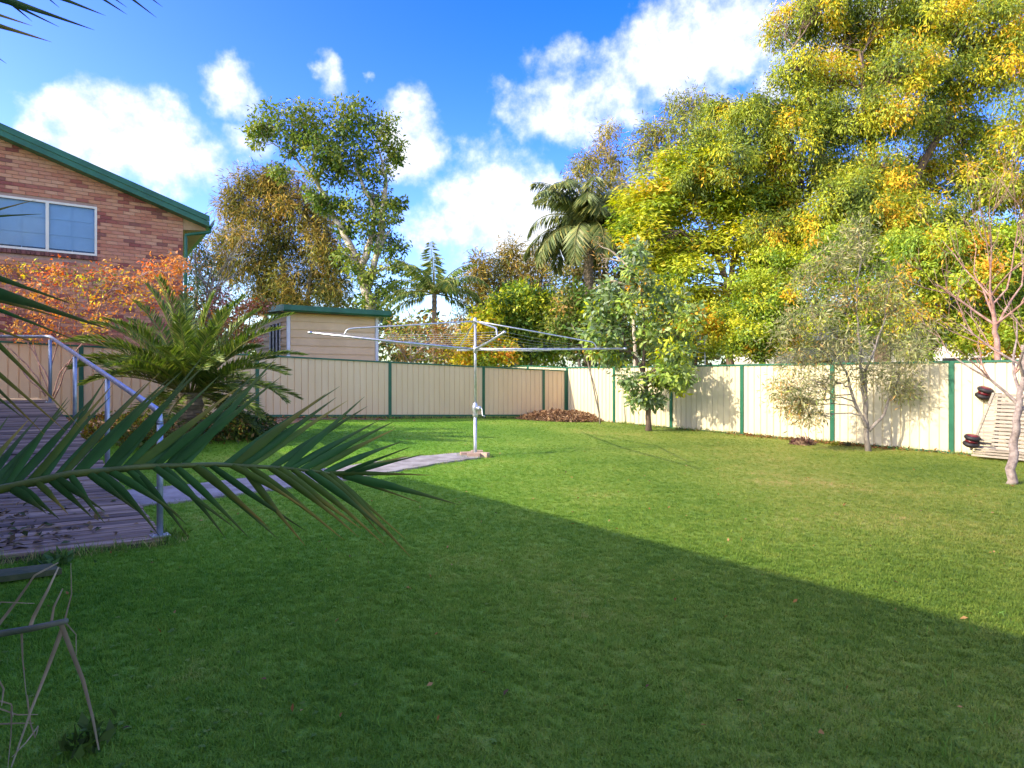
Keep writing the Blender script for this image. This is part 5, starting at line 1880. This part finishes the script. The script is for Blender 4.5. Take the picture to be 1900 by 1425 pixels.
def build_bed():
    # litter-brown soil sheet a few millimetres above the lawn
    step = .25
    V, F, idx = [], [], {}
    def vid(i, j):
        if (i, j) not in idx:
            x, y = i * step, j * step
            idx[(i, j)] = len(V); V.append((x, y, ground_h(x, y) + .012))
        return idx[(i, j)]
    for i in range(-60, 12):
        for j in range(30, 92):
            x, y = (i + .5) * step, (j + .5) * step
            s = -((x - 1.95) * .8245 + (y - 21.99) * .5645); d2 = 17.03 - (-.5645 * x + .8245 * y)
            if 0 < d2 and s > 0 and bed_amount(x, y) > .45 + .2 * mnoise.noise(Vector((x * 2, y * 2, 0))):
                F.append((vid(i, j), vid(i + 1, j), vid(i + 1, j + 1), vid(i, j + 1)))
    mb = MB(); mb.add(V, F)
    tag(part('garden_bed', mb, M['mulch']), 'brown mulched garden bed under the date palm and back fence', 'garden bed', kind='structure')


build_bed()


def make_tuft(seed, n, hmin, hmax, r, w):
    rr = random.Random(seed)
    mb = MB()
    for _ in range(n):
        a = rr.uniform(0, 6.283); q = r * math.sqrt(rr.random())
        bx_, by_ = math.cos(a) * q, math.sin(a) * q
        h = rr.uniform(hmin, hmax)
        az = rr.uniform(0, 6.283); lean = rr.uniform(.3, 1.7) * h
        dx, dy = math.cos(az), math.sin(az)
        sx, sy = -dy * w * .5, dx * w * .5
        m = (bx_ + dx * lean * .4, by_ + dy * lean * .4, h * .62)
        t = (bx_ + dx * lean, by_ + dy * lean, h * rr.uniform(.85, 1.0))
        mb.add([(bx_ - sx, by_ - sy, -.004), (bx_ + sx, by_ + sy, -.004), (m[0] + sx * .8, m[1] + sy * .8, m[2]), (m[0] - sx * .8, m[1] - sy * .8, m[2]), t], [(0, 1, 2, 3), (3, 2, 4)])
    return mb.mesh('grass_tuft', M['grass'])


def scatter_group(name, tufts, seed, smin, smax):
    ng = bpy.data.node_groups.new(name, 'GeometryNodeTree')
    ng.interface.new_socket('Geometry', in_out='INPUT', socket_type='NodeSocketGeometry')
    ng.interface.new_socket('Geometry', in_out='OUTPUT', socket_type='NodeSocketGeometry')
    N, L = ng.nodes, ng.links
    gi, go = N.new('NodeGroupInput'), N.new('NodeGroupOutput')
    dp = N.new('GeometryNodeDistributePointsOnFaces')
    na = N.new('GeometryNodeInputNamedAttribute'); na.data_type = 'FLOAT'; na.inputs['Name'].default_value = 'dens'
    L.new(gi.outputs[0], dp.inputs['Mesh'])
    L.new(na.outputs['Attribute'], dp.inputs['Density'])
    dp.inputs['Seed'].default_value = seed
    g2i = N.new('GeometryNodeGeometryToInstance')
    for t in tufts:
        oi = N.new('GeometryNodeObjectInfo'); oi.inputs['Object'].default_value = t
        L.new(oi.outputs['Geometry'], g2i.inputs[0])
    ip = N.new('GeometryNodeInstanceOnPoints')
    L.new(dp.outputs['Points'], ip.inputs['Points'])
    L.new(g2i.outputs[0], ip.inputs['Instance'])
    ip.inputs['Pick Instance'].default_value = True
    ri = N.new('FunctionNodeRandomValue'); ri.data_type = 'INT'
    for s in ri.inputs:
        if s.type == 'INT' and s.name == 'Max': s.default_value = len(tufts) - 1
        if s.type == 'INT' and s.name == 'Min': s.default_value = 0
    for s in ri.outputs:
        if s.type == 'INT': L.new(s, ip.inputs['Instance Index'])
    rv = N.new('FunctionNodeRandomValue'); rv.data_type = 'FLOAT_VECTOR'
    rv.inputs[0].default_value = (-.15, -.15, 0); rv.inputs[1].default_value = (.15, .15, 6.283)
    L.new(rv.outputs[0], ip.inputs['Rotation'])
    rs = N.new('FunctionNodeRandomValue'); rs.data_type = 'FLOAT'
    rs.inputs[2].default_value = smin; rs.inputs[3].default_value = smax
    L.new(rs.outputs[1], ip.inputs['Scale'])
    L.new(ip.outputs[0], go.inputs[0])
    return ng


def build_grass():
    step = .2
    xs = np.arange(-7.2, 14, step); ys = np.arange(1.2, 22.4, step)
    nx = len(xs)
    V, dens = [], []
    for y in ys:
        for x in xs:
            V.append((x, y, ground_h(x, y) + .002))
            d = 0.0
            if abs(x) < .86 * y + 1.6:
                a = lawn_amount(x, y)
                if a > 0:
                    d = a * (2100 if y < 4.2 else 2100 * (4.2 / y) ** 1.8)
                    if near_path(x, y) < .12 or in_ramp(x + .12, y - .08) or in_ramp(x, y + .15): d *= 1.3
            dens.append(d)
    F = []
    for j in range(len(ys) - 1):
        for i in range(nx - 1):
            q = (j * nx + i, j * nx + i + 1, (j + 1) * nx + i + 1, (j + 1) * nx + i)
            if max(dens[k] for k in q) > 0: F.append(q)
    used = sorted({k for f in F for k in f})
    mp = {k: i for i, k in enumerate(used)}
    mb = MB(); mb.add([V[k] for k in used], [tuple(mp[k] for k in f) for f in F])
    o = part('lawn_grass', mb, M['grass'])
    at = o.data.attributes.new('dens', 'FLOAT', 'POINT')
    at.data.foreach_set('value', np.array([dens[k] for k in used], np.float32))
    tufts = []
    for k, (n, h0, h1, r, w) in enumerate(((10, .011, .024, .020, .0032), (9, .010, .021, .024, .0036), (11, .010, .028, .018, .0028), (8, .008, .019, .028, .004))):
        t = bpy.data.objects.new('grass_tuft', make_tuft(k, n, h0, h1, r, w))
        tufts.append(t)
    md = o.modifiers.new('scatter', 'NODES')
    md.node_group = scatter_group('grass_scatter', tufts, 3, .7, 1.35)
    tag(o, 'short green mown grass blades covering the lawn', 'grass', kind='stuff')


build_grass()


def quads_stuff(name, label, cat, pts, sizes, cols, seed, parent=None, tilt=.5, mat=None, asp=.5):
    rng = np.random.default_rng(seed)
    n = len(pts)
    D = unit(n, rng); D[:, 2] *= tilt
    Nn = unit(n, rng) * .6; Nn[:, 2] += 1
    me = leaf_mesh(name, np.array(pts), D, Nn, np.array(sizes), np.array(sizes) * asp, np.array(cols), mat or M['leaf_dry'])
    o = link(name, me, parent, (0, 0, 0))
    return tag(o, label, cat, kind='stuff')


def build_litter():
    rng = np.random.default_rng(91)
    pts, sz, cl = [], [], []
    pal = np.array([(.30, .13, .045), (.22, .10, .04), (.40, .22, .09), (.14, .075, .04), (.34, .17, .05)])
    def put(x, y, dz, s, c):
        pts.append((x, y, ground_h(x, y) + dz)); sz.append(s); cl.append(c)
    # along the foot of the right fence and the shrub
    for _ in range(2600):
        s = rng.uniform(2, 12.5); d = abs(rng.normal()) * .16 + .03
        wgt = math.exp(-((s - 9.4) / 1.4) ** 2) + .12 + .5 * math.exp(-((s - 7.5) / .5) ** 2)
        if rng.random() > wgt: continue
        q = CORNER + UDIR * s - NDIR * d
        put(q.x, q.y, rng.uniform(.01, .05), rng.uniform(.04, .09), pal[rng.integers(0, 5)] * rng.uniform(.7, 1.2))
    # garden bed
    for _ in range(9000):
        x, y = rng.uniform(-13, 0), rng.uniform(8, 20)
        d2 = 17.03 - (-.5645 * x + .8245 * y)
        if d2 < .05 or in_ramp(x, y) or bed_amount(x, y) < rng.random(): continue
        put(x, y, rng.uniform(.015, .07), rng.uniform(.05, .12), pal[rng.integers(0, 5)] * rng.uniform(.6, 1.2))
    # loose leaves on the lawn
    for _ in range(380):
        y = rng.uniform(2.6, 19) ; x = rng.uniform(-.8, .8) * y
        if lawn_amount(x, y) < .5: continue
        put(x, y, rng.uniform(.025, .045), rng.uniform(.018, .05), pal[rng.integers(0, 5)] * 1.1)
    # debris on the ramp
    for _ in range(420):
        a = abs(rng.normal()) * 1.0 + .05; c = RWID - abs(rng.normal()) * .5
        if not (0 < c < RWID): continue
        q = RO + RA * a + RC * c
        pts.append((q.x, q.y, RO.z + RISE * a + rng.uniform(.006, .03))); sz.append(rng.uniform(.03, .10))
        cl.append(np.array([(.12, .09, .05), (.20, .17, .08), (.08, .11, .04), (.30, .22, .10)][rng.integers(0, 4)]) * rng.uniform(.7, 1.2))
    quads_stuff('leaf_litter', 'scattered dry brown leaves along the fences, bed and ramp', 'leaf litter', pts, sz, cl, 92)


build_litter()


def build_mound():
    rng = np.random.default_rng(95)
    # heap of dry leaves in the corner where the fences meet
    c = CORNER + UDIR * .95 - NDIR * 1.0
    root = thing('leaf_pile', 'heap of brown dry leaf mulch in the corner of the two fences', 'leaf pile', Vector((c.x, c.y, 0)))
    V, F = [], []
    nr, na = 10, 28
    def hz(x, y):
        v = Vector((x - c.x, y - c.y, 0))
        a, b = v.dot(UDIR), v.dot(NDIR)
        r = math.sqrt((a / 1.15) ** 2 + (b / 1.55) ** 2)
        return .25 * max(0, 1 - r * r) ** 1.0 * (1 + .25 * mnoise.noise(Vector((x * 3, y * 3, 1))))
    for i in range(nr + 1):
        for k in range(na):
            a = 2 * math.pi * k / na; r = i / nr
            q = c + UDIR * math.cos(a) * 1.15 * r + NDIR * math.sin(a) * 1.55 * r
            # keep the heap on this side of the fences
            ov = (q - CORNER).dot(NDIR)
            if ov > -.05: q = q - NDIR * (ov + .05)
            ou = (q - CORNER).dot(UDIR)
            if ou < .05: q = q + UDIR * (.05 - ou)
            V.append((q.x, q.y, ground_h(q.x, q.y) + hz(q.x, q.y) - .01))
    for i in range(nr):
        for k in range(na):
            F.append((i * na + k, i * na + (k + 1) % na, (i + 1) * na + (k + 1) % na, (i + 1) * na + k))
    mb = MB(); mb.add(V, F)
    part('heap', mb, M['mulch'], root, smooth=True)
    pts, sz, cl = [], [], []
    pal = np.array([(.34, .20, .10), (.26, .14, .07), (.42, .28, .16), (.18, .10, .06)])
    while len(pts) < 4200:
        a, r = rng.uniform(0, 6.283), math.sqrt(rng.random()) * 1.05
        q = c + UDIR * math.cos(a) * 1.15 * r + NDIR * math.sin(a) * 1.55 * r
        if (q - CORNER).dot(NDIR) > -.05 or (q - CORNER).dot(UDIR) < .05: continue
        pts.append((q.x, q.y, ground_h(q.x, q.y) + hz(q.x, q.y) + rng.uniform(0, .06))); sz.append(rng.uniform(.05, .13))
        cl.append(pal[rng.integers(0, 4)] * rng.uniform(.7, 1.25))
    o = quads_stuff('dry_leaves', None, None, pts, sz, cl, 96, root, tilt=.8)
    # low mulch strip along the foot of the back fence left of the heap
    # purple-brown withered clump by the right fence
    b = P(1488, 824, 13.9); b.z = ground_h(b.x, b.y)
    root = thing('withered_plant', 'small withered purple-brown plant clump near the right fence', 'plant', b)
    mb = MB()
    for i in range(7):
        for k in range(16):
            pass
    V, F = [], []
    for i in range(6):
        e = i / 5 * math.pi / 2
        for k in range(16):
            a = k / 16 * 6.283
            rr = .24 * math.cos(e) * (1 + .25 * math.sin(a * 3 + i))
            V.append((b.x + rr * math.cos(a), b.y + rr * .8 * math.sin(a), b.z - .02 + .15 * math.sin(e)))
    for i in range(5):
        for k in range(16):
            F.append((i * 16 + k, i * 16 + (k + 1) % 16, (i + 1) * 16 + (k + 1) % 16, (i + 1) * 16 + k))
    mb.add(V, F)
    part('stump', mb, M['mulch'], root, smooth=True)
    n = 500
    d = unit(n, rng); d[:, 2] = np.abs(d[:, 2])
    pts = np.array(b)[None] + d * np.array([.26, .2, .15]) * rng.uniform(.6, 1.05, n)[:, None]
    cols = np.array([(.16, .07, .07), (.26, .13, .10), (.10, .045, .05), (.30, .2, .12)])[rng.integers(0, 4, n)]
    quads_stuff('withered_leaves', None, None, pts, rng.uniform(.05, .13, n), cols, 97, root, tilt=1, asp=.25)
    # small weeds and grass clumps along fence foot and ramp edge
    for i, (px, py, Zd, lab) in enumerate(((1548, 812, 13.55, 'yellow-green weed at the foot of the fence post by the withered clump'), (318, 985, 5.75, 'leafy weed beside the foot of the handrail'), (110, 1058, 5.0, 'broad-leaved weed at the front edge of the ramp'), (160, 1415, 2.55, 'dark broad-leaved weed at the bottom left of the lawn'), (1570, 806, 13.5, 'dark spiky weed left of the bottlebrush stems'))):
        b = P(px, py, Zd); b.z = ground_h(b.x, b.y)
        root = thing('weed', lab, 'weed', b, 'weeds at the edges of the lawn')
        n = 60
        D = unit(n, rng); D[:, 2] = np.abs(D[:, 2]) + .5
        C = np.array(b)[None] + rng.normal(size=(n, 3)) * np.array([.05, .05, .01]) * (1.6 if i in (1, 2) else 1)
        C[:, 2] = b.z + rng.uniform(0, .05, n)
        Nn = unit(n, rng); Nn[:, 2] += .7
        Ln = rng.uniform(.04, .11, n) * [1, 1, 1, .8, 1][i]
        base = [(.30, .30, .04), (.13, .22, .03), (.09, .18, .04), (.09, .15, .03), (.05, .06, .03)][i]
        me = leaf_mesh('leaves', C, D, Nn, Ln, Ln * [.3, .35, .5, .5, .2][i], np.tile(np.array(base), (n, 1)) * rng.uniform(.7, 1.3, n)[:, None], M['leaf'])
        tag(link('leaves', me, root, (0, 0, 0)), kind='stuff')


build_mound()


def build_understory():
    """low plants in the garden bed below the date palm"""
    specs = (((205, 790), 11.3, 'yellowing low plant beside the ramp below the handrail', [(.5, .42, .05), (.22, .25, .04), (.4, .2, .04)]),
             ((400, 790), 12.0, 'low rusty undergrowth under the date palm', [(.24, .15, .04), (.13, .17, .03), (.10, .14, .03)]),
             ((470, 775), 12.6, 'green leafy undergrowth right of the date palm', [(.07, .13, .03), (.12, .17, .03), (.05, .09, .02)]),
             ((300, 800), 10.9, 'brown twiggy undergrowth left of the date palm foot', [(.18, .13, .04), (.14, .17, .04), (.10, .14, .03)]))
    rng = np.random.default_rng(101)
    for (px, lab, pal) in ((s[0] + (s[1],), s[2], s[3]) for s in specs):
        b = P(px[0], px[1], px[2]); b.z = ground_h(b.x, b.y)
        root = thing('undergrowth_plant', lab, 'plant', b, 'undergrowth round the date palm')
        mb = MB()
        for k in range(9):
            a = rng.uniform(0, 6.283)
            t = b + Vector((math.cos(a) * rng.uniform(.1, .5), math.sin(a) * rng.uniform(.1, .4), rng.uniform(.25, .6)))
            mb.tube(wiggle(b, t, .08, 3, rng), [.008, .006, .004, .002], 4, cap=False)
        part('stems', mb, M['bark_brown'], root, kind='stuff')
        n = 900
        d = unit(n, rng); d[:, 2] = np.abs(d[:, 2])
        C = np.array(b)[None] + d * np.array([.75, .5, .55]) * (rng.random(n) ** .5)[:, None]
        D = unit(n, rng); Nn = unit(n, rng); Nn[:, 2] += .7
        Ln = rng.uniform(.05, .13, n)
        cols = np.array(pal)[rng.integers(0, len(pal), n)] * rng.uniform(.6, 1.25, n)[:, None]
        tag(link('leaves', leaf_mesh('leaves', C, D, Nn, Ln, Ln * .45, cols, M['leaf']), root, (0, 0, 0)), kind='stuff')


build_understory()


def build_edge_grass():
    """longer unmown grass along the ramp, path, posts and fences, and flat weeds in the lawn"""
    rng = np.random.default_rng(121)
    C, D, Nn, Ln, Wd, Cl = [], [], [], [], [], []
    def clump(x, y, n, h, spread, col):
        z = ground_h(x, y)
        for _ in range(n):
            C.append((x + rng.normal() * spread, y + rng.normal() * spread, z))
            d = rng.normal(size=3) * .45; d[2] = abs(d[2]) + .8
            D.append(d); Nn.append(rng.normal(size=3))
            l = h * rng.uniform(.5, 1.25)
            Ln.append(l); Wd.append(rng.uniform(.004, .007)); Cl.append(np.array(col) * rng.uniform(.7, 1.3))
    G1, G2, G3 = (.10, .19, .03), (.15, .22, .04), (.30, .27, .10)
    pick = lambda: (G1, G2, G1, G3)[rng.integers(0, 4)]
    for _ in range(240):                                   # ramp foot and right edge
        if rng.random() < .5:
            q = RO - RA * rng.uniform(.02, .14) + RC * rng.uniform(-.05, RWID)
        else:
            q = RO + RA * rng.uniform(0, 3.5) - RC * rng.uniform(.01, .14)
        clump(q.x, q.y, 9, rng.uniform(.05, .13), .03, pick())
    for _ in range(260):                                   # path edges
        i = rng.integers(0, len(PATH_C) - 1); t = rng.random()
        a, b = PATH_C[i], PATH_C[i + 1]
        d = (b - a).normalized(); s = Vector((-d.y, d.x, 0)) * (1 if rng.random() < .5 else -1)
        q = a.lerp(b, t) + s * (PATH_W[i] * (1 - t) + PATH_W[i + 1] * t + rng.uniform(-.02, .05))
        clump(q.x, q.y, 7, rng.uniform(.03, .07), .03, pick())
    for _ in range(520):                                   # foot of the right fence
        q = CORNER + UDIR * rng.uniform(2.5, 14) - NDIR * abs(rng.normal() * .07 + .04)
        clump(q.x, q.y, 6, rng.uniform(.05, .14), .04, pick())
    for _ in range(520):                                   # foot of the back fence
        q = CORNER + BD * rng.uniform(1.5, 9) + UDIR * abs(rng.normal() * .10 + .08)
        clump(q.x, q.y, 6, rng.uniform(.05, .13), .04, (G2, G3, G1)[rng.integers(0, 3)])
    for _ in range(40):                                    # round the hoist foot
        a = rng.uniform(0, 6.283)
        clump(-.69 + math.cos(a) * .3, 11.62 + math.sin(a) * .3, 7, .06, .03, pick())
    for _ in range(150):                                   # lusher tussocks near the camera, bottom left
        y = rng.uniform(2.3, 4.5); x = rng.uniform(-.84 * y, -.1 * y) if rng.random() < .75 else rng.uniform(-.2 * y, .8 * y)
        clump(x, y, 9, rng.uniform(.035, .075), .035, G1)
    o = link('edge_grass', leaf_mesh('edge_grass', np.array(C), np.array(D), np.array(Nn), np.array(Ln), np.array(Wd), np.array(Cl) * 1.5, M['leaf']))
    tag(o, 'longer unmown grass along the fence feet, path edges and ramp', 'grass', kind='stuff')
    # clover and flat weeds
    C, D, Nn, Ln, Wd, Cl = [], [], [], [], [], []
    k = 0
    while k < 420:
        y = 2.3 + 9 * rng.random() ** 1.7; x = rng.uniform(-.84, .84) * y
        dens = mnoise.noise(Vector((x * .8, y * .8, 4))) + (.25 if x < -.2 * y else -.05)
        if dens < rng.uniform(0, .5) or lawn_amount(x, y) < .5: k += .2; continue
        k += 1
        z = ground_h(x, y) + rng.uniform(.010, .022)
        n = int(rng.integers(4, 9)); a0 = rng.uniform(0, 6.28)
        col = np.array([(.09, .16, .02), (.11, .18, .025), (.14, .19, .03)][rng.integers(0, 3)]) * rng.uniform(.8, 1.3)
        for j in range(n):
            a = a0 + j * 6.283 / n
            C.append((x, y, z)); D.append((math.cos(a), math.sin(a), rng.uniform(-.05, .25))); Nn.append((rng.normal() * .2, rng.normal() * .2, 1))
            l = rng.uniform(.010, .022); Ln.append(l); Wd.append(l * .6); Cl.append(col)
    o = link('lawn_weeds', leaf_mesh('lawn_weeds', np.array(C), np.array(D), np.array(Nn), np.array(Ln), np.array(Wd), np.array(Cl) * 1.7, M['leaf']))
    tag(o, 'tiny clover and flat weeds scattered through the near lawn', 'weeds', kind='stuff')


build_edge_grass()
